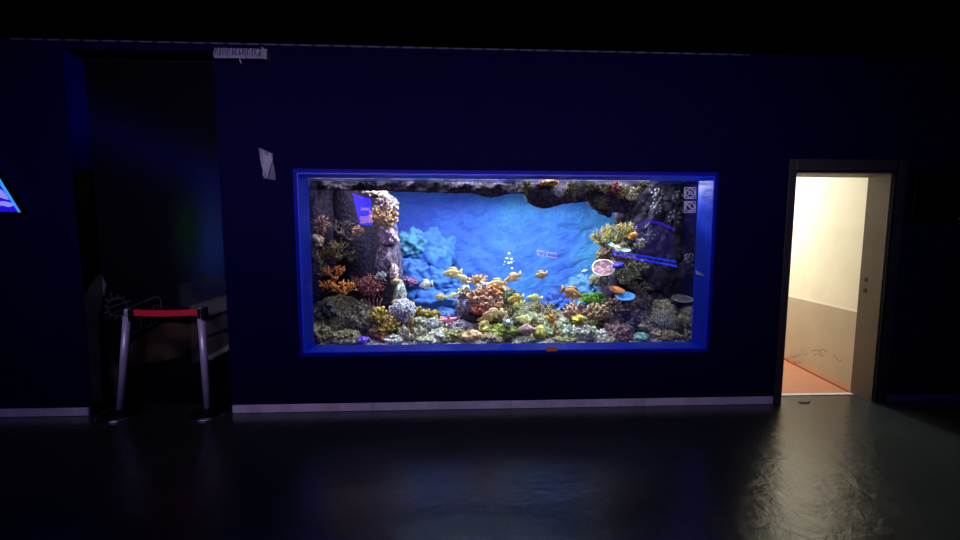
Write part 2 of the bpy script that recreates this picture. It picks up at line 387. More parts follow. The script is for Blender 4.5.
# ------------------------------------------------------------------ barrier
steel = plain('brushed_steel', (200, 186, 214), .35, .35, var=.05, scale=40)
blk = plain('black_plastic', (9, 9, 11), .4)
rubber = plain('black_base_enamel', (14, 14, 20), .35)
chrome = plain('chrome_rim', (210, 208, 220), .18, 1, var=.03)
pbot = [at(120, 406, -.01), at(207.5, 402.5, -.01)]
ptop = [at(127.5, 309, -.01), at(200.5, 308, -.01)]
for i in (0, 1):
    B0 = Vector((pbot[i].x, -.01, 0)); T0 = ptop[i]
    if i == 0: B0.x = pbot[0].x
    root = empty('stanchion', B0, ['leaning steel barrier post with red belt, the left one of the pair before the mural',
                                   'upright steel barrier post holding the belt end, the one nearer the tank'][i], 'barrier post', None)
    g = MB(); tm = Matrix.Translation(B0)
    g.lathe([(.02, .004), (.128, .004), (.136, .012), (.134, .022), (.10, .032), (.05, .04), (.03, .05), (.022, .06)], 40, tm)
    g.build('base', rubber, root)
    g = MB(); g.lathe([(.124, .001), (.148, .001), (.152, .008), (.148, .014), (.138, .016), (.132, .013), (.124, .004)], 40, tm)
    g.build('base_rim', chrome, root)
    ax = T0-(B0+Vector((0, 0, .04)))
    foot = B0+Vector((0, 0, .04))
    g = MB(); g.tube([foot, foot+ax*.93], .026, 20); g.build('post', steel, root)
    g = MB(); g.tube([foot+ax*.93, foot+ax*.985, foot+ax], [.020, .020, .018], 20); g.build('post_head', steel, root)
    g = MB(); hx = T0+Vector((.034, -.0, -.05)) if i == 0 else T0+Vector((.03, 0, -.05))
    g.box((hx.x-.013, hx.y-.028, hx.z-.05), (hx.x+.013, hx.y+.028, hx.z+.055)); g.build('belt_cassette', blk, root, smooth=False, bevel=.004)
    if i == 1:
        g = MB(); g.box((T0.x-.004, T0.y-.036, T0.z-.085), (T0.x+.012, T0.y-.022, T0.z-.002)); g.build('slot_cover', blk, root, smooth=False, bevel=.002)
    if i == 0:
        g = MB(); a = T0+Vector((.047, 0, -.03)); c = Vector((ptop[1].x-.03, ptop[1].y, ptop[1].z-.035)); n = 16; vs = []; fs = []
        for k in range(n+1):
            p = a.lerp(c, k/n)+Vector((0, 0, -.008*math.sin(PI*k/n)))
            for dy, dz in ((-.001, -.026), (.001, -.026), (.001, .026), (-.001, .026)): vs.append(p+Vector((0, dy, dz)))
        for k in range(n):
            for j in range(4): fs.append((k*4+j, k*4+(j+1) % 4, k*4+4+(j+1) % 4, k*4+4+j))
        g.add(vs, fs); g.build('belt', plain('red_webbing', (214, 14, 48), .7, scale=60), root, smooth=False)

# ------------------------------------------------------------------ small things on the wall
# ribbed strip high on the wall
p0 = at(213, 59, -.03); p1 = at(266, 48, -.03)
root = empty('ribbed_grille', (p0.x, 0, p0.z), 'small pale ribbed grille at the top of the wall, above and left of the tank', 'grille')
gm = plain('pale_grille_plastic', (126, 122, 140), .6, var=.25, scale=30)
g = MB(); g.box((p0.x+.02, -.05, p0.z), (p1.x, 0, p0.z+.022)); g.box((p0.x+.02, -.012, p0.z), (p1.x, 0, p1.z)); g.build('tray', gm, root, smooth=False)
g = MB(); n = 26
for i in range(n):
    x = p0.x+.01+(p1.x-p0.x-.05)*i/n; lean = .012*math.sin(i*1.7)
    g.add([(x, -.045, p0.z+.022), (x+.006, -.045, p0.z+.022), (x+.006+lean, -.02, p1.z), (x+lean, -.02, p1.z),
           (x, -.03, p0.z+.022), (x+.006, -.03, p0.z+.022), (x+.006+lean, -.005, p1.z), (x+lean, -.005, p1.z)],
          [(0,1,2,3),(4,7,6,5),(0,4,5,1),(1,5,6,2),(2,6,7,3),(3,7,4,0)])
g.build('ribs', plain('rib_plastic', (150, 146, 166), .6), root, smooth=False)
g = MB(); g.prism([(p1.x-.03, p0.z), (p1.x+.015, p0.z-.008), (p1.x+.015, p1.z-.03), (p1.x-.02, p1.z)], -.055, 0); g.build('end_cap', gm, root, smooth=False)
a = at(240, 60, -.04); c = at(241.5, 64, -.04)
g = MB(); g.tube([a+Vector((0, 0, .02)), a, c], [.003, .005, .004], 6); g.build('loose_wire', plain('pale_wire', (190, 186, 200), .5), root)

# translucent plastic sheet taped to the wall
P = [at(*p, -.004) for p in ((258.5, 147.5), (272.5, 153.5), (276.5, 180.5), (264.5, 178.5))]
root = empty('plastic_sheet', P[3], 'creased grey plastic sheet taped to the wall by the top left corner of the tank', 'plastic sheet')
g = MB(); n = 8; vs = []; fs = []
for s_ in (0, .002):
    for j in range(n+1):
        for i in range(n+1):
            p = P[0].lerp(P[1], i/n).lerp(P[3].lerp(P[2], i/n), j/n); p = p+Vector((0, -.012*abs(math.sin(i*.8+j*.5))*(.3+j/n)-s_, 0)); vs.append(p)
o = (n+1)**2
for j in range(n):
    for i in range(n):
        a = j*(n+1)+i; fs.append((a, a+1, a+n+2, a+n+1)); fs.append((a+o, a+n+1+o, a+n+2+o, a+1+o))
for i in range(n):
    fs.append((i, i+o, i+1+o, i+1)); a = n*(n+1)+i; fs.append((a, a+1, a+1+o, a+o))
    a = i*(n+1); fs.append((a, a+n+1, a+n+1+o, a+o)); a = a+n; fs.append((a, a+o, a+n+1+o, a+n+1))
g.add(vs, fs); g.build('sheet', plain('cloudy_plastic', (92, 88, 106), .35), root, smooth=False)
Q = [at(*p, -.012) for p in ((264, 154), (273, 158), (267.5, 178), (263, 176))]
g = MB(); g.prism([(p.x, p.z) for p in Q], -.018, -.015); g.build('fold', plain('paler_fold', (128, 124, 140), .4), root, smooth=False)

# dark screen on the right wall
a = at(912, 221, -.05); c = at(1010, 172, -.05)
root = empty('wall_screen', (a.x, 0, a.z), 'switched off black screen on the wall right of the doorway', 'screen')
g = MB(); g.box((a.x, -.05, a.z), (c.x, 0, c.z)); g.build('housing', plain('black_housing', (4, 4, 6), .4), root, smooth=False, bevel=.004)
g = MB(); g.box((a.x+.02, -.053, a.z+.02), (c.x-.02, -.05, c.z-.02)); g.build('screen_panel', plain('black_glass', (6, 10, 12), .12, var=.02), root, smooth=False)
g = MB(); p = at(958, 219, -.053); g.prism([(p.x-.006, p.z), (p.x+.03, p.z-.004), (p.x+.03, p.z+.016)], -.058, -.053); g.build('corner_glint', plain('painted_glint', (220, 220, 230), .4), root, smooth=False)  # small light glint, painted as a white wedge

# lit display at the left edge
root = empty('light_box', at(0, 212, -.06), 'glowing blue light box with a slanted pale cyan edge at the left edge', 'light box')
def pxz(pts, Y): return [(at(x, y, Y).x, at(x, y, Y).z) for x, y in pts]
tri = [(-42, 213), (21, 213), (-4, 174), (-42, 116)]
g = MB(); g.prism(pxz(tri, -.05), -.06, -.004); g.build('housing', blk, root, smooth=False)
g = MB(); g.prism(pxz([(-40, 211.8), (19.5, 211.8), (-4, 175.5), (-40, 120)], -.06), -.064, -.0605); g.build('lit_panel', emit('lit_blue_panel', (30, 14, 236), .85), root, smooth=False)
g = MB(); g.prism(pxz([(-40, 122.5), (-4, 177.5), (19, 212.3), (21, 212.3), (-3, 173.6), (-40, 118)], -.064), -.069, -.0645); g.build('edge_light', emit('cyan_edge_light', (50, 150, 255), 1.1), root, smooth=False)
g = MB()
g.prism(pxz([(-12, 206), (-2, 201), (6, 201.5), (12, 203), (14, 205.5), (9, 207), (3, 205.5), (-4, 206)], -.0645), -.068, -.0645)
g.prism(pxz([(-14, 184), (-4, 186), (3, 191), (7, 196), (9, 200), (2, 198), (-6, 196), (-14, 198)], -.0645), -.068, -.0645)
g.build('pale_picture', emit('pale_picture_light', (150, 150, 255), .85), root, smooth=False)

# sliver of torn sticker on the frame, orange fleck on the sill trim
g = MB(); q_ = [(TX1-.009, .165, at(696, 269.5, .19).z), (TX1-.009, .03, at(702, 275.5, .06).z), (TX1-.009, .085, at(699, 275, .1).z), (TX1-.009, .15, at(696.5, 274, .19).z)]
g.add([Vector(p) for p in q_]+[Vector(p)+Vector((-.0015, 0, 0)) for p in q_], [(0,1,2,3),(7,6,5,4),(0,4,5,1),(1,5,6,2),(2,6,7,3),(3,7,4,0)])
tag(g.build('torn_sticker', plain('white_sticker', (235, 235, 225), .5), smooth=False, origin=q_[0]), 'torn white sliver of sticker on the right inside of the blue frame', 'sticker')
g = MB(); g.prism(pxz([(545.5, 347.5), (558, 347), (557, 351), (547, 351.5)], -.019), -.021, -.0182)
tag(g.build('orange_fleck', plain('orange_fleck', (214, 120, 40), .5), smooth=False), 'small orange fleck on the lower blue trim of the tank', 'tape')

# ------------------------------------------------------------------ aquarium
GY = WT-.03
# pane : thick clear acrylic, thin mirror-like reflection
m = bpy.data.materials.new('clear_acrylic'); m.use_nodes = True; t = m.node_tree; N = t.nodes; L = t.links
N.remove(N['Principled BSDF']); out = N['Material Output']
tr = N.new('ShaderNodeBsdfTransparent'); tr.inputs['Color'].default_value = (.95, .97, 1, 1)
gl = N.new('ShaderNodeBsdfGlossy'); gl.inputs['Roughness'].default_value = .0
fn = N.new('ShaderNodeFresnel'); fn.inputs['IOR'].default_value = 1.5
mxs = N.new('ShaderNodeMixShader'); L.new(fn.outputs[0], mxs.inputs[0]); L.new(tr.outputs[0], mxs.inputs[1]); L.new(gl.outputs[0], mxs.inputs[2]); L.new(mxs.outputs[0], out.inputs['Surface'])
struct('window_1', MB().box((TX0+e, WT-.012, TZ0+e), (TX1-e, WT-.002, TZ1-e)), m)
TB = 1.75; TXa, TXb = -2.01, 2.70
ZF = .50
# backdrop : moulded blue rock panel
m, t, b = nm('blue_backdrop'); N = t.nodes; L = t.links
tc = N.new('ShaderNodeTexCoord')
n1 = N.new('ShaderNodeTexNoise'); n1.inputs['Scale'].default_value = 1.1; n1.inputs['Detail'].default_value = 3
n2 = N.new('ShaderNodeTexNoise'); n2.inputs['Scale'].default_value = 26; n2.inputs['Detail'].default_value = 8; n2.inputs['Roughness'].default_value = .7
L.new(tc.outputs['Object'], n1.inputs['Vector']); L.new(tc.outputs['Object'], n2.inputs['Vector'])
ad = N.new('ShaderNodeMath'); ad.operation = 'ADD'; ml = N.new('ShaderNodeMath'); ml.operation = 'MULTIPLY'; ml.inputs[1].default_value = .55
L.new(n2.outputs['Fac'], ml.inputs[0]); L.new(ml.outputs[0], ad.inputs[0])
sx = N.new('ShaderNodeSeparateXYZ'); L.new(tc.outputs['Object'], sx.inputs[0])
mr = N.new('ShaderNodeMapRange'); mr.inputs['From Min'].default_value = -.2; mr.inputs['From Max'].default_value = 1.5; mr.inputs['To Min'].default_value = -.12; mr.inputs['To Max'].default_value = .22
L.new(sx.outputs[0], mr.inputs['Value']); a2 = N.new('ShaderNodeMath'); a2.operation = 'ADD'; L.new(mr.outputs['Result'], a2.inputs[0]); L.new(n1.outputs['Fac'], a2.inputs[1])
L.new(a2.outputs[0], ad.inputs[1])
cr = N.new('ShaderNodeValToRGB'); ce = cr.color_ramp.elements
ce[0].position = .55; ce[0].color = lin((25, 56, 154)); ce[1].position = 1.0; ce[1].color = lin((54, 118, 166))
cm = ce.new(.82); cm.color = lin((38, 88, 165))
L.new(ad.outputs[0], cr.inputs['Fac']); L.new(cr.outputs['Color'], b.inputs['Base Color']); b.inputs['Roughness'].default_value = .8
def relief(name, x0, x1, z0, z1, Y, amp, mat, nx=90, nz=60, sc_=2.5):
    vs = []; fs = []
    for j in range(nz+1):
        for i in range(nx+1):
            x = x0+(x1-x0)*i/nx; z = z0+(z1-z0)*j/nz
            d = noise.fractal(Vector((x*sc_, 3, z*sc_)), 1, 2, 5)
            vs.append(Vector((x, Y-amp*abs(d), z)))
    for j in range(nz):
        for i in range(nx): a = j*(nx+1)+i; fs.append((a, a+1, a+nx+2, a+nx+1))
    return MB().add(vs, fs)
struct('wall_tank_back', relief('x', TXa, TXb, ZF-.1, 2.12, TB, .045, m).box((TXa, TB+.01, ZF-.1), (TXb, TB+.05, 2.12)), m)
side = plain('tank_side', (34, 32, 46), .8)
struct('wall_tank_left', MB().box((TXa-.04, WT+.001, ZF-.14), (TXa, TB+.05, 2.12)), side)
struct('wall_tank_right', MB().box((TXb, WT+.001, ZF-.14), (TXb+.04, TB+.05, 2.12)), side)
struct('floor_tank', MB().box((TXa, WT+.001, ZF-.14), (TXb, TB+.05, ZF-.1)), side)
# sand bed
sand = relief('s', 0, 1, 0, 1, 0, 0, None, 2, 2)
vs = []; fs = []; nx, ny = 260, 90
for j in range(ny+1):
    for i in range(nx+1):
        x = TXa+.01+(TXb-TXa-.02)*i/nx; y = WT+.004+(TB-.05-WT)*j/ny
        vs.append(Vector((x, y, ZF+.01+.05*noise.fractal(Vector((x*5, y*5, 0)), .6, 2, 6)+.09*(y-WT)-.012)))
for j in range(ny):
    for i in range(nx): a = j*(nx+1)+i; fs.append((a, a+1, a+nx+2, a+nx+1))
tag(MB().add(vs, fs).build('gravel', reef((74, 80, 70), (140, 138, 116), (96, 92, 84), (60, 70, 66), scale=40)), 'pale gravel bed along the bottom of the tank', 'gravel', kind='stuff')
# water surface seen from below along the glass
m, t, b = nm('water_surface'); b.inputs['Base Color'].default_value = (.08, .25, .8, 1); b.inputs['Metallic'].default_value = 1; b.inputs['Roughness'].default_value = .06
nz = t.nodes.new('ShaderNodeTexNoise'); nz.inputs['Scale'].default_value = 9; bp = t.nodes.new('ShaderNodeBump'); bp.inputs['Strength'].default_value = .3; bp.inputs['Distance'].default_value = .01
t.links.new(nz.outputs['Fac'], bp.inputs['Height']); t.links.new(bp.outputs['Normal'], b.inputs['Normal'])
wt_ = t.nodes.new('ShaderNodeBsdfTransparent'); wm_ = t.nodes.new('ShaderNodeMixShader'); wm_.inputs[0].default_value = .55
t.links.new(wt_.outputs[0], wm_.inputs[1]); t.links.new(b.outputs[0], wm_.inputs[2]); t.links.new(wm_.outputs[0], t.nodes['Material Output'].inputs['Surface'])
tag(MB().box((TXa, WT+.002, TZ1-.018), (TXb, WT+.11, TZ1-.012)).build('water', m, smooth=False), 'narrow strip of water surface along the top of the glass', 'water', kind='stuff')

# ---- generators
def rockmesh(c, r, seed=0, amp=.25, freq=1.6, knob=0, kfreq=8, sub=4, flat=-.6):
    bm = bmesh.new(); bmesh.ops.create_icosphere(bm, subdivisions=sub, radius=1)
    g = MB(); R = Vector(r); off = Vector((seed*3.17, seed*1.3, seed*7.7)); rm = sum(r)/3
    vs = []
    for v in bm.verts:
        d = v.co.copy()
        h = 1+amp*noise.fractal(d*freq+off, 1, 2, 5)
        p = Vector((d.x*R.x, d.y*R.y, max(d.z, flat)*R.z))*h
        if knob:
            dd, _ = noise.voronoi((p+off)*kfreq)
            p += Vector(d)*knob*(1-min(1, dd[0]*1.5))
        vs.append(p+Vector(c))
    fs = [tuple(v.index for v in f.verts) for f in bm.faces]; bm.free()
    return g.add(vs, fs)
def finish(g, name, mats, label, cat, c, **k):
    o = g.build(name, mats, origin=c, **k); return tag(o, label, cat, k.get('group'))
def rock(px, py, rx, rz, Y, mat, label, name='reef_rock', cat='rock', seed=None, **k):
    s = sc(Y); c = at(px, py, Y); seed = seed if seed is not None else px*.37+py
    k.setdefault('sub', 5 if rx > 6.5 else 4)
    if name == 'boulder': k.setdefault('amp', .38); k.setdefault('freq', 2.4)
    if name not in ('boulder', 'rock_wall', 'rock_column', 'sponge', 'rock_spike'):
        k.setdefault('knob', .012); k.setdefault('kfreq', 26); k['knob'] *= 1.5
    ry = k.pop('ry', None) or min((rx+rz)/2*s, .35)
    g = rockmesh(c, (rx*s, ry, rz*s), seed, **k)
    return finish(g, name, mat, label, cat, c)
def grow(g, p, d, ln, r, lev, spread, n, rnd, up=.25, seg=3, taper=.75):
    pts = [p]; rad = [r]; q = p.copy(); dd = d.copy()
    for i in range(seg):
        dd = (dd+Vector((rnd.uniform(-1, 1), rnd.uniform(-1, 1), rnd.uniform(-1, 1)))*.18+Vector((0, 0, up*.2))).normalized()
        q = q+dd*ln/seg; pts.append(q.copy()); rad.append(r*(1-(1-taper)*(i+1)/seg))
    if lev == 0: rad[-1] *= .55
    g.tube(pts, rad, 5)
    if lev > 0:
        for k in range(n):
            ax = Vector((rnd.uniform(-1, 1), rnd.uniform(-1, 1), rnd.uniform(-.6, 1))).normalized()
            nd = (dd*(1-spread)+ax*spread).normalized()
            b0 = pts[-1] if k < 2 else pts[-2]
            grow(g, b0, nd, ln*rnd.uniform(.6, .85), r*taper, lev-1, spread, n, rnd, up, seg, taper)
def branch(px, py, r, Y, mat, label, stems=6, lev=2, n=3, th=.011, spread=.55, up=.3, name='branching_coral', cat='coral', seed=None, squash=1, dirz=.5):
    """bush of forking arms; px,py = middle of its crown, r = crown radius in px"""
    s = sc(Y); rnd = random.Random(seed if seed is not None else int(px*7+py)); R = r*s
    base = at(px, py, Y)+Vector((0, .02, -R*.55*squash)); g = MB()
    g.ball(base, (R*.4, R*.35, R*.3), 10, 6)
    for k in range(stems):
        a = 2*PI*k/stems+rnd.random(); d = Vector((math.cos(a), math.sin(a)*.8, dirz+rnd.uniform(-.25, .7))).normalized()
        grow(g, base+d*R*.2, d, R*.62, th, lev, spread, n, rnd, up)
    return finish(g, name, mat, label, cat, base)
def fingers(px, py, rx, rz, Y, mat, label, n=16, th=.014, name='finger_coral', cat='coral', seed=None):
    """lumpy mound set with short blunt fingers"""
    s = sc(Y); c = at(px, py, Y); rnd = random.Random(seed if seed is not None else int(px*3+py)); rx *= 1.15; rz *= 1.15
    g = rockmesh(c, (rx*s*.72, min(rx, rz)*s*.72, rz*s*.72), px, sub=3)
    for k in range(n):
        u = rnd.uniform(-1, 1); w_ = rnd.uniform(-.35, 1); a = math.sqrt(max(0, 1-w_*w_))
        th_ = rnd.uniform(-PI, 0) if rnd.random() < .75 else rnd.uniform(0, PI)
        d = Vector((a*math.cos(th_), a*math.sin(th_), w_))
        p = c+Vector((d.x*rx*s*.6, d.y*min(rx, rz)*s*.6, d.z*rz*s*.6)); d2 = (d+Vector((0, 0, .5))).normalized(); L_ = rnd.uniform(.4, .65)*min(rx, rz)*s
        g.tube([p, p+d2*L_*.5, p+d2*L_+Vector((0, 0, L_*.1)), p+d2*(L_+th*.6)], [th*.8, th, th*1.15, th*.5], 7)
    return finish(g, name, mat, label, cat, c)
def tuft(px, py, r, Y, mat, label, n=40, th=.005, name='feather_coral', cat='coral', seed=None):
    s = sc(Y); rnd = random.Random(seed if seed is not None else int(px+py*5)); R = r*s; c = at(px, py, Y); g = MB(); g.ball(c, R*.45, 10, 7)
    for k in range(n):
        d = Vector((rnd.gauss(0, 1), rnd.gauss(0, 1)-.4, rnd.gauss(0, 1)+.3)).normalized(); e_ = Vector((rnd.uniform(-1, 1), rnd.uniform(-1, 1), rnd.uniform(-1, 1)))*R*.3
        p1 = c+d*R*.7; p2 = c+d*R+e_
        g.tube([c+d*R*.3, p1, p2], [th, th, th*.7], 5); g.tube([p1, p1+(p2-p1)*.5+Vector((e_.z, e_.x, e_.y))*.9], [th, th*.6], 5)
    return finish(g, name, mat, label, cat, c)
def plate(px, py, rx, rz, Y, mat, label, tilt=35, name='plate_coral', cat='coral', rim=None, roll=0):
    """shallow bowl on a short foot, tipped toward the viewer"""
    s = sc(Y); c = at(px, py, Y); R = rx*s; g = MB()
    mt = Matrix.Translation(c) @ Euler((math.radians(tilt), math.radians(roll), 0)).to_matrix().to_4x4()
    g.lathe([(R*.1, -R*.45), (R*.16, -R*.2), (R*.6, -R*.08), (R*.98, R*.03)], 28, mt)
    g.v = g.v[:]; g.f = g.f[:-1]; g.m = g.m[:-1]
    k0 = len(g.f); g.mi = 1
    g.lathe([(R*.98, R*.03), (R*1.03, R*.08), (R*.95, R*.1)], 28, mt); g.f = g.f[:-2]; g.m = g.m[:-2]
    g.mi = 0 if rim is None else 2
    g.lathe([(R*.95, R*.1), (R*.6, R*.0), (R*.25, -R*.04), (R*.02, -R*.05)], 28, mt); g.f = g.f[:-2]+[g.f[-1]]; g.m = g.m[:-2]+[g.m[-1]]
    rr = random.Random(int(px)); wob = [rr.uniform(-1, 1) for _ in range(6)]
    for i, v in enumerate(g.v):
        d = v-c; a = math.atan2(d.z, d.x); v += Vector((d.x, 0, d.z))*(.06*wob[0]*math.sin(2*a)+.05*wob[1]*math.sin(3*a+1)+.04*wob[2]*math.sin(5*a))
    mats = [mat, rim or mat, mat]
    if abs(tilt) > 0: pass
    return finish(g, name, mats, label, cat, c)

RS = lambda *a, **k: reef(*a, **k)
dark = RS((25, 19, 46), (32, 25, 58), (19, 15, 36), scale=26)
slate = RS((50, 46, 72), (60, 56, 84), (44, 40, 64), scale=12)
olive = RS((52, 52, 40), (136, 132, 108), (76, 68, 54), (36, 36, 32), scale=42)
mauve = RS((100, 80, 118), (150, 130, 166), (70, 62, 92), scale=14)
mossy = RS((96, 104, 60), (140, 140, 84), (70, 72, 44), scale=26)
greyr = RS((96, 98, 84), (160, 154, 132), (62, 64, 60), scale=30)
pale = RS((116, 124, 108), (188, 190, 164), (84, 96, 88), scale=36)
lav = RS((140, 130, 168), (196, 184, 210), (104, 100, 140), scale=38)
bluer = plain('hazed_blue_rock', (34, 84, 160), .8, var=.3, scale=14, bump=.8)  # blue water haze mixed into the rock colour, here and in the next
tealr = plain('hazed_teal_rock', (50, 106, 140), .8, var=.3, scale=14, bump=.8)
exec_list = []

# ---- overhang : hanging rock slab along the top
low = [(300,191),(345,190),(395,191.5),(445,193),(470,193.5),(480,196),(490,197.5),(500,196),(510,194),(518,193.5),(525,194.5),(528,197),(530,204),(537,207),(546,208.5),(553,207),(560,205),(572,203),(582,202),(592,200.5),(594,201),(596,208),(600,212),(605,213.5),(608,217.5),(611,213),(617,212),(622,214),(630,213),(636,206),(641,196),(646,190)]
Yo = .34; dense = []
for (x0, y0), (x1, y1) in zip(low, low[1:]):
    n = max(1, int((x1-x0)/2.5))
    for k in range(n):
        x = x0+(x1-x0)*k/n; dense.append((x, y0+(y1-y0)*k/n+.9*noise.noise(Vector((x*.45, 0, 0)))))
dense.append(low[-1]); nj = 14; vs = []; fs = []
for (x, y) in dense:
    lo = at(x, y, Yo); ring = []
    for j in range(nj+1): 
        z = lo.z+(2.07-lo.z)*j/nj; d = .05*noise.fractal(Vector((lo.x*5, 1, z*5)), 1, 2, 5)
        ring.append(Vector((lo.x, Yo+d-.03*math.sin(PI*j/nj), z)))
    ring += [Vector((lo.x, Yo+.26, 2.07)), Vector((lo.x, Yo+.24, lo.z+.05))]
    vs += ring
K = nj+3
for i in range(len(dense)-1):
    for j in range(K): fs.append((i*K+j, (i+1)*K+j, (i+1)*K+(j+1) % K, i*K+(j+1) % K))
fs.append(tuple(range(K))); fs.append(tuple((len(dense)-1)*K+j for j in range(K)))
g = MB().add(vs, fs)
tag(g.build('rock_overhang', RS((44, 36, 56), (58, 48, 70), (36, 30, 48), (80, 70, 62), scale=30)), 'long dark rock overhang hanging across the top of the tank', 'rock')

# ---- left side of the tank
rock(318, 250, 24, 80, 1.25, dark, 'tall dark rock wall at the far left of the tank behind the orange coral', name='rock_wall', amp=.15, ry=.3)
rock(352, 246, 22, 76, 1.3, dark, 'smooth dark violet rock face between left corals and the pale pillar', name='rock_wall', amp=.08, ry=.2)
rock(372, 262, 16, 78, 1.38, dark, 'dark rock face immediately behind the mauve pillar', name='rock_wall', amp=.1, ry=.15)
rock(345, 300, 40, 30, 1.35, dark, 'low dark rock shelf behind the grey olive mound', name='rock_wall', amp=.15, ry=.2)
rock(389, 290, 13, 72, .95, RS((72, 64, 96), (98, 88, 124), (52, 48, 74), scale=16), 'tall mauve rock pillar left of the blue open water', name='rock_pillar', amp=.2, ry=.16)
rock(384, 300, 16, 34, .8, RS((44, 44, 62), (66, 66, 88), scale=16), 'dark lower flank of the mauve pillar above the yellow finger corals', amp=.18, ry=.12)
rock(379, 195, 8, 4, .8, RS((210, 170, 180), (236, 214, 200), (190, 140, 160), scale=50), 'pink and cream coral cap on the very top of the pillar', name='encrusting_coral', cat='coral', knob=.02, kfreq=30)
rock(369, 192, 5, 2.2, .72, RS((190, 180, 190), (230, 220, 226), scale=50), 'small white coral tip left of the pink pillar cap', name='encrusting_coral', cat='coral', knob=.02, kfreq=30)
rock(387, 205, 9.5, 9, .78, RS((120, 96, 140), (226, 206, 218), (92, 70, 110), (236, 220, 214), scale=60), 'speckled white and purple coral ball near the pillar top', name='brain_coral', cat='coral', knob=.015, kfreq=32)
fingers(384, 220, 12, 11, .74, RS((196, 130, 90), (232, 190, 140), (150, 88, 60), scale=40), 'orange and cream stubby coral under the speckled ball', n=46, th=.011)
rock(389, 238, 8.5, 9, .76, RS((150, 120, 168), (200, 170, 196), (120, 96, 140), scale=34), 'lilac rounded coral bulge halfway up the pillar', name='brain_coral', cat='coral', knob=.01, kfreq=30)
rock(386, 262, 9, 15, .82, mauve, 'lavender rock shoulder beneath the lilac coral bulge')
rock(394, 272, 3.5, 8, .7, RS((220, 150, 160), (240, 220, 214), (200, 120, 130), scale=60), 'pink and white crust on the right edge of the pillar', name='encrusting_coral', cat='coral', knob=.012, kfreq=40)
rock(395, 281, 3.5, 3, .68, RS((220, 180, 90), (236, 214, 170), scale=60), 'yellow cream crust below the pink crust on the pillar', name='encrusting_coral', cat='coral', knob=.012, kfreq=40)
rock(400, 298, 6, 16, .78, RS((84, 104, 112), (176, 184, 184), (60, 74, 90), scale=40), 'pale speckled slope at the foot of the pillar', knob=.012, kfreq=35)
rock(395, 303, 3, 3, .62, RS((226, 180, 60), (220, 200, 130), scale=50), 'small yellow cup coral on the pillar foot above the white brain coral', name='cup_coral', cat='coral')
# left wall corals
tuft(321, 226, 9, .62, RS((150, 106, 104), (196, 150, 138), scale=40), 'dusty pink tufted coral highest on the far left wall', 60, .006)
rock(316, 241, 6.5, 7, .55, RS((140, 110, 104), (176, 148, 132), scale=40), 'round tan sponge against the left end of the glass', name='sponge', cat='sponge', knob=.012, kfreq=26)
branch(340, 228, 11, .95, RS((84, 76, 86), (116, 104, 104), scale=30), 'thin dark forking coral right of the dusty pink tuft', stems=8, lev=2, th=.006)
branch(350, 236, 8, .95, RS((70, 64, 80), (104, 92, 96), scale=30), 'small shadowy forking coral below the violet rock face', stems=7, lev=2, th=.006)
rock(358, 231, 4.5, 4, .7, RS((214, 150, 120), (230, 180, 150), scale=50), 'small peach cup coral on the dark rock face', name='cup_coral', cat='coral', knob=.02, kfreq=30)
branch(318, 256, 11, .6, RS((92, 80, 52), (140, 124, 84), scale=36), 'olive brown spiky coral at the left end of the glass', stems=12, lev=2, th=.007)
branch(336, 250, 13, .66, RS((104, 92, 60), (154, 136, 96), scale=36), 'olive feathery coral above the orange branches', stems=14, lev=2, th=.006)
branch(350, 256, 8, .8, RS((66, 58, 58), (96, 84, 76), scale=36), 'dark brown twiggy coral beside the olive feathery one', stems=9, lev=2, th=.006)
branch(318, 270, 9, .62, RS((92, 88, 76), (136, 128, 106), scale=36), 'grey green bushy coral left of the orange branches', stems=12, lev=2, th=.008)
org = RS((206, 96, 34), (236, 150, 60), (176, 74, 40), scale=30); orr = RS((180, 84, 52), (214, 122, 70), scale=30)
branch(334, 273, 9.5, .56, orr, 'rust orange branching coral, upper one on the left wall', stems=10, lev=2, th=.010)
branch(326, 284, 7, .52, org, 'small amber branching coral tucked left under the rust one', stems=9, lev=2, th=.009, dirz=.1)
branch(343, 287, 10, .5, org, 'bright orange branching coral with yellow tips above the grey mound', stems=11, lev=2, th=.010, dirz=.1)
branch(357, 281, 7.5, .75, RS((132, 84, 88), (166, 110, 106), scale=34), 'dull red twiggy coral between orange and crimson corals', stems=9, lev=2, th=.007)
# red bush with trunk
s = sc(.66); c = at(373, 318, .66); g = MB(); rnd = random.Random(5)
for k in range(5):
    top = at(364+k*4.5, 298, .66); g.tube([c+Vector((.012*(k-2), 0, 0)), c.lerp(top, .5)+Vector((rnd.uniform(-.02, .02), 0, 0)), top], [.014, .010, .008], 6)
ctr = at(373, 286, .66); g.ball(ctr, (.09, .07, .07), 12, 8)
for k in range(70):
    d = Vector((rnd.gauss(0, 1), rnd.gauss(0, .8)-.5, rnd.gauss(0, 1)+.15)).normalized(); p = ctr+Vector((d.x*.08, d.y*.06, d.z*.06))
    grow(g, p, d, .045, .008, 1, .6, 2, rnd, .1, 2)
finish(g, 'gorgonian_coral', RS((136, 62, 66), (190, 108, 108), (110, 50, 60), scale=30), 'crimson bushy coral on pale stalks in front of the pillar', 'coral', c)
tuft(381, 277, 5.5, .64, RS((150, 160, 176), (206, 210, 216), scale=40), 'small white blue tuft above the crimson bush', 40, .006)
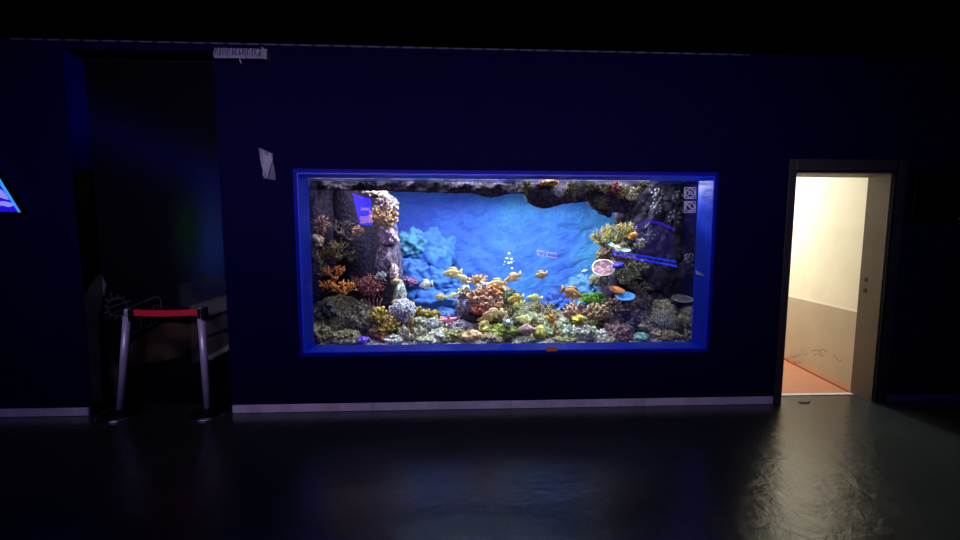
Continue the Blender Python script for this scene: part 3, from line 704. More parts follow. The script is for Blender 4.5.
# big mounds bottom left
rock(336, 330, 31, 33, .78, olive, 'large grey olive rock mound filling the lower left corner', name='rock_mound', amp=.14, knob=.03, kfreq=17, ry=.32, flat=-.8)
rock(362, 322, 15, 20, .66, RS((60, 58, 48), (132, 126, 110), (84, 74, 64), (44, 42, 38), scale=44), 'nubbly grey rock between the big mound and the yellow finger corals', knob=.03, kfreq=22, sub=5)
rock(329, 310, 5.5, 7.5, .45, RS((22, 24, 32), (60, 64, 76), (16, 18, 24), scale=70), 'dark spotted oval anemone on the big lower left mound', name='anemone', cat='anemone', knob=.02, kfreq=40)
rock(318, 335, 12, 12, .4, RS((70, 62, 46), (110, 100, 74), (50, 46, 36), scale=44), 'brown olive rock touching the lower left corner of the glass', knob=.015, kfreq=24)
rock(344, 339, 16, 8, .36, RS((76, 72, 56), (124, 116, 92), (56, 52, 42), scale=44), 'low olive rock at the glass left of the violet lump', knob=.02, kfreq=24)
yel = RS((170, 132, 44), (214, 184, 84), (132, 96, 34), scale=26)
fingers(380, 317, 8, 8, .5, yel, 'mustard finger coral, upper one beside the white brain coral', n=26, th=.013)
fingers(389, 327, 9.5, 9.5, .44, yel, 'larger mustard finger coral against the glass at lower left', n=34, th=.013)
rock(375, 334, 5.5, 6, .4, RS((110, 56, 44), (150, 90, 66), scale=40), 'brick red round polyp left of the larger mustard coral', name='polyp', cat='coral', knob=.012, kfreq=30)
rock(383, 337, 4.5, 5, .34, RS((136, 66, 56), (176, 108, 84), scale=40), 'salmon round polyp under the larger mustard coral', name='polyp', cat='coral', knob=.012, kfreq=30)
rock(363, 340, 7, 3.2, .27, RS((66, 40, 226), (112, 76, 240), scale=20), 'flat violet blue lump standing in for a reflection in the glass at lower left', name='sponge', cat='sponge', amp=.3)  # blue reflection in the pane, built as a coloured lump

# ---- centre left
rock(430, 258, 26, 26, 1.62, bluer, 'large blue tinted boulder far back left of centre', name='boulder', ry=.16)
rock(413, 246, 17, 16, 1.58, tealr, 'teal boulder far back beside the pillar', name='boulder', ry=.15)
rock(411, 278, 20, 20, 1.5, bluer, 'blue green boulder far back below the teal boulder', name='boulder', ry=.15)
rock(440, 285, 22, 16, 1.45, bluer, 'blue boulder far back behind the fish left of centre', name='boulder', ry=.15)
rock(431, 304, 30, 16, 1.35, bluer, 'dark blue boulder low at the back behind the yellow sponges', name='boulder', ry=.15)
rock(409, 282, 8, 5, 1.3, RS((110, 70, 130), (150, 90, 150), scale=30), 'faint pink purple coral patch on the blue boulders', name='encrusting_coral', cat='coral')
rock(402, 312, 12, 12.5, .52, RS((120, 124, 166), (214, 218, 226), (104, 100, 150), (232, 232, 232), scale=52), 'big white lavender brain coral at lower left of centre', name='brain_coral', cat='coral', knob=.016, kfreq=26, sub=5)
rock(394, 340, 9, 5, .34, RS((180, 184, 186), (224, 224, 220), scale=40), 'white lumpy rock at the glass under the brain coral', knob=.012, kfreq=30)
# clams / folded corals
def clam(px, py, rx, rz, Y, mat, label):
    s = sc(Y); c = at(px, py, Y); g = MB(); n, mseg = 26, 8; vs = []; fs = []
    for sd in (-1, 1):
        o = len(vs)
        for i in range(n+1):
            a = PI*i/n
            for j in range(mseg+1):
                f = j/mseg; wv = 1+.12*math.sin(a*9)*f
                x = math.cos(a)*rx*s*f*wv; z = -rz*s*.6+math.sin(a)*rz*s*1.7*f*wv; y = sd*(math.sin(f*PI*.9)*rx*s*.35+.006)+sd*.01*math.sin(a*9)*f
                vs.append(c+Vector((x, y, z)))
        for i in range(n):
            for j in range(mseg):
                a0 = o+i*(mseg+1)+j; fs.append((a0, a0+1, a0+mseg+2, a0+mseg+1))
    g.add(vs, fs); g.ball(c+Vector((0, 0, -rz*s*.3)), (rx*s*.6, rx*s*.3, rz*s*.35), 12, 8)
    return finish(g, 'clam', mat, label, 'clam', c)
clam(404, 334, 8, 8, .36, RS((150, 150, 90), (226, 224, 196), (190, 186, 120), scale=34), 'green cream ridged clam beside the brown tube sponge')
clam(420, 334, 9, 8, .36, RS((196, 186, 120), (238, 234, 200), (150, 140, 84), scale=30), 'large cream folded clam at the glass right of the tube sponge')
s = sc(.4); g = MB(); a = at(411, 341, .4); g.tube([a, at(410, 332, .4), at(410.5, 323, .4), at(413, 317, .4)], [.022, .03, .026, .012], 10)
finish(g, 'tube_sponge', RS((130, 96, 54), (166, 128, 72), scale=30), 'upright brown tube sponge between the two clams', 'sponge', a)
yt = RS((206, 156, 24), (160, 150, 60), (110, 84, 24), scale=40)
ydk = RS((60, 70, 70), (90, 96, 84), scale=26)
for px, py, rr, lb in ((409.5, 306, 4.5, 'leftmost of the row of yellow topped sponges'), (416.5, 311, 5.5, 'second from left in the row of yellow topped sponges'),
                       (424, 313, 6, 'middle one in the row of yellow topped sponges'), (434.5, 314, 6, 'rightmost and widest of the yellow topped sponges')):
    Y = .66; s = sc(Y); c = at(px, py, Y); root = empty('yellow_sponge', c, lb, 'sponge', 'yellow topped sponges')
    rockmesh(c+Vector((0, 0, -rr*s*.9)), (rr*s*.85, rr*s*.8, rr*s*1.1), px, sub=3).build('stalk', ydk, root, origin=c)
    g = MB(); rnd = random.Random(int(px)); g.ball(c, (rr*s*.95, rr*s*.85, rr*s*.62), 12, 7)
    for k in range(13):
        aa = 2*PI*k/13; d = Vector((math.cos(aa), math.sin(aa), 0)); p = c+d*rr*s*.78; g.ball(p+Vector((0, 0, rnd.uniform(-.03, .03))), (.021, .021, .026), 8, 6)
    g.build('lobed_top', yt, root, origin=c)
rock(421, 323, 9, 7, .62, pale, 'pale grey round stone above the large clam', amp=.12)
rock(434, 327, 9, 9, .56, RS((130, 150, 160), (190, 196, 196), (100, 116, 136), scale=44), 'blue grey nubbly coral rock left of the brown flat fish', knob=.015, kfreq=28)
rock(441, 337, 13, 7, .38, RS((140, 156, 160), (206, 208, 200), (108, 120, 128), scale=44), 'pale teal rubble at the glass left of the mossy rock', knob=.015, kfreq=28)
rock(427, 341, 12, 4, .3, pale, 'low white rubble at the glass under the large clam', knob=.012, kfreq=30)
rock(437, 318, 9, 4, .75, RS((170, 130, 130), (196, 160, 150), scale=40), 'dusty rose flat rock left of the starfish')
# starfish
Y = .52; s = sc(Y); c = at(449, 320, Y); g = MB()
arms = [(0, 9.5), (72, 8), (150, 9.5), (215, 7), (292, 7.5)]
g.ball(c, (.026, .018, .026), 10, 7)
for k, (ang, ln) in enumerate([(92, 8.5), (175, 10), (230, 5.5), (318, 6.5), (20, 9.5)]):
    a = math.radians(ang); d = Vector((math.cos(a), -.25, math.sin(a)*.8))
    g.tube([c, c+d*ln*s*.35, c+d*ln*s*.7, c+d*ln*s], [.022, .019, .013, .006], 8)
finish(g, 'starfish', plain('pink_starfish_skin', (232, 128, 142), .6, var=.2, scale=60), 'pink starfish with five arms on the lavender rock', 'starfish', c, join=.006)
rock(462, 327, 14, 6.5, .6, lav, 'lavender nubbly rock under the starfish', knob=.018, kfreq=28)
rock(453, 337, 15, 7.5, .36, mossy, 'green mossy rock at the glass below the lavender rock', amp=.2)
rock(471, 337, 12, 6.5, .31, RS((168, 130, 90), (190, 154, 112), (140, 110, 76), scale=12), 'smooth tan rock at the glass right of the mossy rock', amp=.08)
rock(466, 306, 10.5, 16, .72, RS((70, 76, 130), (190, 186, 220), (60, 62, 104), (150, 140, 190), scale=50), 'upright blue purple speckled coral block right of the small fish', name='coral_block', cat='coral', knob=.02, kfreq=24, sub=5)
rock(472, 316, 11, 8, .66, RS((40, 44, 64), (70, 76, 96), scale=26), 'dark blue rock hollow beneath the orange coral crown')
# central crown
rock(492, 312, 26, 30, 1.0, RS((110, 80, 70), (150, 110, 90), (90, 80, 80), scale=20), 'brown rock core beneath the central coral crown', amp=.2, ry=.2)
rock(520, 325, 30, 20, .95, RS((84, 92, 70), (124, 130, 96), (70, 74, 66), scale=24), 'green brown rock base right of the coral crown', amp=.2, ry=.2)
fingers(464, 292, 5.5, 6.5, .66, RS((200, 196, 150), (230, 226, 196), scale=40), 'pale yellow stubby coral on top of the speckled block', n=18, th=.012)
branch(478, 281, 8.5, .68, RS((226, 160, 80), (240, 196, 130), (200, 120, 60), scale=30), 'golden orange branching coral at the top of the crown', stems=14, lev=2, th=.011)
fingers(484, 289, 6, 7, .62, RS((220, 200, 196), (240, 226, 220), scale=40), 'creamy white knobs just below the golden coral', n=20, th=.012)
fingers(478, 299, 10, 9, .6, RS((214, 150, 100), (232, 180, 136), (190, 110, 70), scale=36), 'peach coloured finger coral left in the crown', n=44, th=.012)
fingers(494, 293, 7.5, 7, .58, RS((222, 130, 76), (236, 160, 100), (200, 96, 60), scale=36), 'vivid orange knobby coral right of the cream knobs', n=30, th=.013)
fingers(490, 304, 12, 9, .56, RS((206, 138, 112), (228, 176, 150), (180, 104, 84), scale=36), 'salmon pink knobby coral in the middle of the crown', n=50, th=.013)
fingers(478, 311, 7, 6, .52, RS((200, 92, 78), (220, 124, 100), scale=36), 'coral red knobs at the lower left of the crown', n=26, th=.012)
rock(500, 316, 7, 7, .52, RS((176, 130, 96), (206, 164, 120), scale=30), 'tan rounded coral lump under the salmon coral', name='soft_coral', cat='coral', knob=.02, kfreq=22)
branch(507, 296, 10, .78, RS((76, 116, 84), (120, 150, 104), (60, 100, 100), scale=34), 'green bushy coral right behind the coral crown', stems=12, lev=2, th=.010)
branch(511, 310, 8.5, .74, RS((120, 130, 84), (160, 160, 110), scale=34), 'olive bushy coral under the green bush', stems=12, lev=2, th=.010)
rock(485, 327, 6, 5.5, .42, RS((220, 206, 90), (236, 226, 130), (190, 170, 70), scale=26), 'bright yellow lumpy sponge in front of the crown', name='sponge', cat='sponge', knob=.025, kfreq=18)
rock(503, 332, 14, 7.5, .38, RS((110, 136, 40), (156, 176, 70), (84, 106, 40), scale=40), 'lime green carpet coral mound at the glass', name='carpet_coral', cat='coral', knob=.014, kfreq=40, sub=5)
rock(492, 339, 12, 5, .3, RS((120, 110, 84), (160, 146, 110), scale=34), 'brown rubble at the glass under the lime mound', knob=.012, kfreq=30)
# blue white flower coral
Y = .34; s = sc(Y); c = at(508, 322, Y); g = MB(); g.ball(c, .03, 10, 7); rnd = random.Random(2)
for k in range(26):
    d = Vector((rnd.gauss(0, 1), -abs(rnd.gauss(0, 1)), rnd.gauss(0, 1))).normalized(); p = c+d*.03; g.tube([p, p+d*.018, p+d*.026], [.006, .011, .005], 6)
finish(g, 'flower_coral', RS((140, 190, 196), (214, 236, 236), (120, 160, 190), scale=30), 'pale turquoise flower shaped coral above the lime mound', 'coral', c)
# conch shell
Y = .36; s = sc(Y); c = at(527, 330, Y); g = MB(); mt = Matrix.Translation(c) @ Euler((0, math.radians(-96), math.radians(-22))).to_matrix().to_4x4()
R = .062; g.lathe([(.004, -R*1.7), (R*.3, -R*1.1), (R*.62, -R*.7), (R*.72, -R*.45), (R*.95, -R*.2), (R, R*.1), (R*.85, R*.5), (R*.5, R*1.1), (R*.2, R*1.5), (.004, R*1.65)], 20, mt, sy=.75)
for k in range(7): a = PI*(.1+k*.3); g.ball(mt @ Vector((R*.95*math.cos(a), R*.72*math.sin(a), -R*.15)), .011, 7, 5)
finish(g, 'conch_shell', RS((206, 150, 150), (228, 186, 176), (180, 120, 128), scale=14), 'large pink conch shell lying at the glass in the middle', 'shell', c)
rock(523, 341, 13, 4, .3, RS((60, 66, 60), (96, 100, 84), scale=34), 'dark rubble under the pink conch shell', knob=.012, kfreq=30)
rock(539.5, 333, 6.5, 7.5, .36, RS((176, 176, 56), (206, 204, 90), scale=16), 'yellow green smooth sponge ball right of the conch', name='sponge', cat='sponge', amp=.1)
branch(543, 313, 13, .8, RS((130, 126, 84), (170, 160, 116), (104, 104, 76), scale=34), 'olive tan low branching coral right of the pale fish', stems=16, lev=2, th=.010, squash=.8)
rock(535, 321, 13, 8, .7, RS((110, 124, 96), (150, 156, 120), scale=30), 'green grey rock under the olive tan coral', knob=.02, kfreq=22)
fingers(551, 320, 4.5, 5, .5, RS((226, 150, 50), (232, 176, 80), scale=30), 'small orange knob coral beside upright brown sticks', n=16, th=.01)
for k, (x0, y0, x1, y1, lb) in enumerate(((549, 341, 545, 327, 'pale green upright tube left of the brown stick'), (554, 341, 556, 322, 'tall brown upright stick coral near the dark blue cave'),
                                           (558, 341, 561, 328, 'short tan stick leaning right beside the brown stick'))):
    g = MB(); a = at(x0, y0, .36); g.tube([a, at((x0+x1)/2-.5, (y0+y1)/2, .36), at(x1, y1, .36)], [.02, .016, .012], 8)
    finish(g, 'stick_coral', [RS((130, 160, 110), (160, 180, 130), scale=20), RS((150, 112, 60), (180, 140, 80), scale=20), RS((150, 144, 90), (180, 170, 110), scale=20)][k], lb, 'coral', a)
rock(552, 333, 16, 9, .5, RS((110, 136, 100), (150, 170, 130), (90, 110, 90), scale=34), 'sage green rubble mound behind the stick corals', knob=.02, kfreq=26)
rock(566, 334, 12, 9, .45, RS((110, 146, 130), (160, 180, 160), (84, 116, 116), scale=26), 'teal grey rock right of the stick corals', knob=.012, kfreq=22)
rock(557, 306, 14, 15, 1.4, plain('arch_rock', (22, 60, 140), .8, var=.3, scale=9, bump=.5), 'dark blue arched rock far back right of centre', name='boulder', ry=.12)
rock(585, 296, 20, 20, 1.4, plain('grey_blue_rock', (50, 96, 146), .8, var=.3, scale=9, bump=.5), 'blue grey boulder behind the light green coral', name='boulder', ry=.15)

for px, py, rx, rz, Y, mt_, lb in (
        (560, 326, 13, 8, .8, greyr, 'grey stone on the bed behind the teal grey rock'), (592, 325, 12, 8, .75, mossy, 'mossy stone just behind the tan knobby coral'),
        (611, 322, 11, 8, .62, greyr, 'grey stone tucked between the tan coral and maroon mound'), (634, 319, 10, 9, .62, RS((84, 74, 80), (126, 112, 112), (64, 58, 70), scale=34), 'mottled mauve stone behind the club sponge'),
        (543, 330, 12, 8, .62, mossy, 'olive mossy stone behind the yellow green sponge ball'), (570, 322, 8, 6, .6, pale, 'pale stone at the foot of the pinkish tube coral'),
        (447, 318, 10, 6, .8, bluer, 'blue grey stone behind the starfish'), (514, 336, 9, 6, .42, mossy, 'mossy stone between lime mound and conch shell'),
        (404, 322, 10, 8, .6, greyr, 'grey stone behind the white brain coral'), (352, 342, 14, 5, .3, olive, 'flat olive stone under the violet lump'),
        (606, 341, 12, 4, .3, greyr, 'low grey stone at the glass between white rock and maroon mound'), (565, 341, 12, 4, .3, mossy, 'low green stone at the glass under the teal grey rock'),
        (690, 338, 9, 6, .36, olive, 'olive stone in the lower right corner of the glass')):
    rock(px, py, rx, rz, Y, mt_, lb, knob=.016, kfreq=24)
# ---- right pinnacle
rock(640, 282, 34, 46, 1.25, RS((44, 40, 60), (66, 60, 82), (34, 32, 48), scale=14), 'tall dark core rock of the right pinnacle', name='rock_pinnacle', amp=.2, ry=.28)
rock(612, 290, 13, 26, .95, RS((58, 48, 84), (74, 62, 100), scale=12), 'smooth dark purple rock column under the pink plate', name='rock_column', amp=.1, ry=.14)
rock(621, 262, 18, 20, .98, RS((84, 80, 66), (130, 124, 96), (60, 58, 60), scale=34), 'rough brown rock at the top of the pinnacle', amp=.2, ry=.15)
ybr = RS((130, 112, 50), (186, 170, 90), (96, 80, 44), scale=40)
branch(603, 237, 11, .66, ybr, 'yellow spiky branching coral reaching left from the pinnacle top', stems=18, lev=2, th=.0065, dirz=.2)
branch(618, 233, 13.5, .7, ybr, 'tall yellow branching coral crowning the right pinnacle', stems=24, lev=2, th=.0065)
branch(628, 228, 8, .74, RS((130, 116, 66), (180, 164, 100), scale=30), 'dull yellow twigs behind the orange sponge', stems=10, lev=2, th=.007)
Y = .56; c = at(633, 236, Y); g = rockmesh(c, (.052, .03, .036), 4, amp=.15, sub=4, flat=-2)
for v in g.v:
    d = v-c; d.rotate(Euler((0, -.6, 0))); v[:] = c+d
finish(g, 'sponge', RS((224, 140, 24), (240, 168, 44), scale=20), 'bright orange sponge near the top of the pinnacle', 'sponge', c)
tuft(640, 244, 5.5, .62, RS((150, 150, 120), (196, 194, 160), scale=40), 'cream tuft right below the orange sponge', 44, .006)
plate(614, 246, 6, 2.5, .6, plain('pale_green_plate', (176, 206, 190), .6), 'small pale green plate coral on the pinnacle, upper of two', tilt=15, roll=12)
plate(625, 250.5, 5.5, 2.2, .58, plain('pale_teal_plate', (150, 190, 180), .6), 'small teal plate coral, lower right of the pale green plate', tilt=15, roll=-5)
rock(606, 253, 7, 7, .7, RS((136, 84, 90), (150, 136, 90), (110, 80, 100), scale=30), 'reddish crusted rock above the pink plate coral', knob=.012, kfreq=28)
fingers(602, 259, 8, 6, .72, RS((110, 116, 60), (150, 150, 84), scale=34), 'olive stubby coral left above the pink plate', n=26, th=.010)
fingers(621, 258, 8, 6, .68, RS((130, 104, 50), (190, 150, 80), (84, 70, 50), scale=34), 'amber stubby coral between teal plate and blue sponge', n=30, th=.010)
plate(603.5, 268, 11, 5.5, .55, RS((120, 78, 98), (186, 136, 154), scale=24), 'large pink plate coral with a white rim on the pinnacle side', tilt=40, roll=-26, rim=plain('white_plate_rim', (236, 226, 236), .6))
rock(618.5, 266, 6.5, 4, .52, RS((40, 40, 226), (70, 70, 240), (50, 40, 190), scale=20), 'vivid blue sponge right of the pink plate coral', name='sponge', cat='sponge', amp=.3)
rock(599, 280, 9, 9, .72, RS((104, 110, 96), (140, 140, 120), (84, 86, 96), scale=30), 'round green grey rock beneath the pink plate', amp=.1)
branch(625, 275, 12, .7, RS((110, 126, 96), (160, 168, 130), (84, 100, 84), scale=34), 'pale green bushy coral in the middle of the pinnacle', stems=20, lev=2, th=.009)
branch(637, 268, 10, .74, RS((120, 120, 84), (160, 156, 116), scale=34), 'cream olive bushy coral right of the blue sponge', stems=16, lev=2, th=.009)
branch(640, 287, 10, .72, RS((100, 90, 84), (140, 128, 110), scale=34), 'tan grey bushy coral right of the blue plate', stems=14, lev=2, th=.009)
plate(617, 290, 8, 3.5, .5, plain('orange_plate', (216, 132, 64), .6, var=.2, scale=30), 'orange plate coral just above the blue plate', tilt=18, roll=8)
plate(626, 296.5, 9, 3.8, .44, plain('blue_plate', (66, 150, 226), .5, var=.15, scale=30), 'bright sky blue plate coral on the lower pinnacle', tilt=18, roll=-12)
branch(593, 300, 11, .62, RS((70, 160, 40), (130, 204, 70), (50, 120, 50), scale=26), 'bright green branching coral left of the purple column', stems=22, lev=2, th=.011)
fingers(574, 314, 9, 10, .56, RS((190, 140, 120), (216, 174, 150), (150, 104, 90), scale=34), 'pinkish tube coral at the left foot of the right reef', n=46, th=.011)
fingers(597, 315, 13, 9, .54, RS((170, 130, 96), (214, 180, 136), (120, 90, 72), scale=34), 'tan knobby coral under the bright green coral', n=64, th=.012)
fingers(612, 308, 7, 8, .58, RS((140, 120, 84), (180, 156, 110), scale=34), 'ochre knobby coral left of the purple brown branches', n=28, th=.011)
rock(578.5, 319.5, 6.5, 4.5, .4, RS((214, 190, 40), (230, 210, 80), scale=20), 'yellow crumpled sponge on the pale rock right of centre', name='sponge', cat='sponge', amp=.35)
rock(583, 334, 15, 10, .42, RS((136, 150, 130), (196, 200, 180), (110, 120, 120), scale=40), 'pale sage nubbly rock at the glass below the yellow sponge', knob=.018, kfreq=28, sub=5)
rock(601, 336, 7, 6.5, .36, RS((186, 190, 180), (220, 220, 210), scale=40), 'small white nubbly rock left of the maroon coral', knob=.018, kfreq=28)
fingers(622, 308, 12, 11, .56, RS((110, 80, 96), (150, 118, 120), (84, 60, 84), scale=34), 'purple brown stubby coral under the blue plate', n=60, th=.011)
rock(618, 333, 15, 10, .4, RS((92, 62, 76), (140, 104, 108), (70, 48, 64), scale=40), 'maroon knobby coral mound at the glass', name='soft_coral', cat='coral', knob=.025, kfreq=20, sub=5)
# right mounds
rock(660, 322, 38, 26, .95, RS((110, 104, 82), (162, 154, 122), (78, 74, 62), scale=30), 'big grey brown rock mound filling the lower right', name='rock_mound', amp=.16, knob=.015, kfreq=20, ry=.35)
rock(661, 298, 15, 8, 1.0, RS((80, 66, 100), (110, 92, 124), (60, 50, 80), scale=26), 'purplish rock on the dark shelf right of the blue plate', knob=.012, kfreq=18)
rock(641, 301, 10, 9, .8, RS((96, 90, 92), (136, 126, 120), scale=30), 'grey nubbly rock right of the blue plate coral', knob=.015, kfreq=24)
rock(651, 331, 20, 13, .6, RS((130, 122, 98), (170, 160, 130), (98, 92, 76), scale=30), 'pale brown rock slope left of the striped brain coral', amp=.12)
# striped brain coral
m, t, b = nm('striped_coral'); N = t.nodes; L = t.links; tc = N.new('ShaderNodeTexCoord')
wv = N.new('ShaderNodeTexWave'); wv.inputs['Scale'].default_value = 16; wv.inputs['Distortion'].default_value = 9; wv.inputs['Detail'].default_value = 3; wv.inputs['Detail Scale'].default_value = 1.5
L.new(tc.outputs['Object'], wv.inputs['Vector']); cr = N.new('ShaderNodeValToRGB'); cr.color_ramp.elements[0].color = lin((22, 21, 20)); cr.color_ramp.elements[1].color = lin((120, 112, 88))
cr.color_ramp.elements[0].position = .42; cr.color_ramp.elements[1].position = .9
L.new(wv.outputs['Fac'], cr.inputs['Fac']); L.new(cr.outputs['Color'], b.inputs['Base Color']); b.inputs['Roughness'].default_value = .7
rock(665, 326, 16, 13, .5, m, 'dark dome of brain coral with wavy pale ridges at lower right', name='brain_coral', cat='coral', amp=.05, sub=5)
rock(669, 338, 14, 7, .34, RS((92, 86, 54), (140, 130, 88), (66, 62, 42), scale=46), 'olive nubbly coral at the glass in front of the striped dome', name='soft_coral', cat='coral', knob=.012, kfreq=30, sub=5)
rock(688, 322, 10, 18, .6, RS((104, 98, 90), (136, 130, 116), scale=14), 'smooth grey rock at the right end of the glass', amp=.1)
rock(678, 304, 10, 7, .8, RS((40, 42, 54), (64, 66, 76), scale=26), 'dark rock under the pale shell at the right', knob=.012, kfreq=24)
plate(682.5, 299, 10, 3.5, .66, RS((50, 54, 60), (78, 80, 84), scale=26), 'grey shell shaped plate coral with a pale lip at the right', tilt=14, roll=-4, rim=plain('pale_lip', (120, 118, 114), .5))
rock(690, 283, 14, 8, 1.1, RS((26, 26, 38), (38, 38, 50), scale=12), 'near black boulder at the right end above the grey shell', name='boulder')
# ladle-shaped dark sponge with stalk
Y = .44; c = at(630, 324, Y); g = MB(); g.ball(c, (.05, .035, .036), 16, 10)
for a, b2 in ((at(632, 321, Y), at(641, 310, Y)),): g.tube([a, a.lerp(b2, .5), b2], [.02, .012, .009], 8)
finish(g, 'club_sponge', RS((60, 64, 78), (100, 104, 110), scale=20), 'slate coloured club shaped sponge with a thin stalk', 'sponge', c, join=.006)
rock(641, 338, 9.5, 5.5, .28, RS((90, 140, 140), (130, 176, 166), scale=20), 'flat teal green lump standing in for a reflection in the glass at lower right', name='sponge', cat='sponge', amp=.1)  # teal reflection near the sill, imitated by a coloured lump
fingers(655, 334, 5, 4.5, .36, RS((196, 170, 120), (226, 206, 160), scale=34), 'small cream yellow knobby coral beside the teal lump', n=18, th=.009)
fingers(644, 327, 6, 5, .4, RS((170, 156, 120), (196, 184, 150), scale=34), 'straw coloured twiggy coral above the teal lump', n=20, th=.008)

# dark right hand panel with pale flower shapes
Yp = .86
g = MB(); poly = [(618, 222), (618, 160), (722, 160), (722, 310), (676, 306), (640, 275), (628, 235)]
pl = pxz(poly, Yp)
x0 = min(p[0] for p in pl); x1 = max(p[0] for p in pl); z0 = min(p[1] for p in pl); z1 = min(2.1, max(p[1] for p in pl))
nx, nz_ = 70, 70; idx = {}; vs = []; fs = []
for j in range(nz_+1):
    for i in range(nx+1):
        x = x0+(x1-x0)*i/nx; z = z0+(z1-z0)*j/nz_; vs.append(Vector((x, Yp+.12+.03*noise.fractal(Vector((x*5, 2, z*5)), 1, 2, 5), z)))
keep = []
for j in range(nz_):
    for i in range(nx):
        a = j*(nx+1)+i; cc = (vs[a]+vs[a+nx+2])/2
        if sd_poly(cc.x, cc.z, pl): keep.append((a, a+1, a+nx+2, a+nx+1))
used = sorted({i for f in keep for i in f}); mp_ = {u: k for k, u in enumerate(used)}
g.add([vs[u] for u in used], [tuple(mp_[i] for i in f) for f in keep])
o = g.build('slate_cliff', slate); md = o.modifiers.new('thick', 'SOLIDIFY'); md.thickness = .12; md.offset = -1 
tag(o, 'dark slate coloured rock panel at the upper right carrying pale flower shapes', 'rock')
def flower(px, py, r, mat, label, n=8, Y=Yp-.08, wob=0):
    if px < 640: Y = .29
    r *= .82; s = sc(Y); c = at(px, py, Y); g = MB(); rnd = random.Random(int(px+py)); g.ball(c+Vector((0, .03, 0)), (r*s*.35, .03, r*s*.35), 10, 6)
    for k in range(n):
        a = 2*PI*k/n+rnd.uniform(-.15, .15); q_ = rnd.uniform(.72, .95); p = c+Vector((math.cos(a)*r*s*q_, 0, math.sin(a)*r*s*q_))
        g.tube([c+Vector((0, .03, 0)), p.lerp(c, .35)+Vector((0, .01, 0))], [.006, .006], 5)
        d = Vector((math.cos(a), 0, math.sin(a))); rr_ = r*s*rnd.uniform(.2, .27)
        g.ball(p, (rr_*.95, rr_*.5, rr_*.95), 9, 6); g.ball(p-d*rr_*.9, (rr_*.5, rr_*.4, rr_*.5), 8, 5)
    return finish(g, 'flower_shape', mat, label, 'polyp', c)
fm = plain('pale_flower', (92, 90, 100), .6, var=.3, scale=60); fm2 = plain('dim_flower', (72, 72, 86), .6, var=.3, scale=60); fy = plain('yellowish_flower', (150, 140, 96), .6, var=.35, scale=50)
for a in ((631, 194, 8, fy, 'yellowish flower shape, leftmost on the dark panel', 11), (658, 194.5, 8, fm, 'pale flower shape in the top row, left of the stickers', 9),
          (656, 208, 7.5, fm, 'pale flower shape directly under the top row one', 9), (679, 197, 7.5, fm2, 'dim flower shape partly behind the upper sticker', 9),
          (675, 217, 8.5, fm2, 'dim larger flower shape below left of the stickers', 8), (648, 226, 5, fm2, 'small dim flower shape under the violet arc reflection', 5),
          (650, 235, 6, fm2, 'faint flower cluster lowest in the middle of the dark panel', 6), (689, 258, 6.5, fm, 'pale flower shape beside the frame at mid height', 9)):
    flower(*a)
# crusts growing on the overhang
tan = RS((84, 76, 50), (130, 116, 74), (60, 54, 50), scale=44); ylw = RS((150, 130, 60), (190, 170, 90), (100, 84, 50), scale=44)
for px, py, r, mt_, lb in ((549, 181.5, 6, RS((216, 130, 40), (236, 160, 70), scale=30), 'orange crust under the waterline right of centre'),
                           (572, 189, 8, tan, 'tan twiggy growth on the overhang right of the orange crust'), (605, 190, 7, tan, 'tan twiggy growth on the overhang left of the red tuft'),
                           (614, 188, 7, RS((150, 60, 66), (180, 90, 90), scale=30), 'dark red tuft on the overhang near the right'), (623, 192, 7, ylw, 'yellow crust on the overhang beside the red tuft'),
                           (643, 186, 7, tan, 'tan growth at the waterline above the dark panel'), (602, 204, 7, tan, 'tan strands hanging from the lowest lip of the overhang'),
                           (590, 186, 7, tan, 'olive tan growth midway along the right half of the overhang'), (526, 187, 7, tan, 'faint tan growth on the overhang near the middle')):
    if py < 183: rock(px, py+1.5, r+3, 2.2, .27, mt_, lb, name='crust', cat='coral', knob=.01, kfreq=30)
    else: tuft(px, py, r, Yo-.055, mt_, lb, 46, .004, name='hanging_growth')
rock(609, 214.5, 2.2, 4.5, .36, dark, 'small dark spike hanging from the right end of the overhang', name='rock_spike')

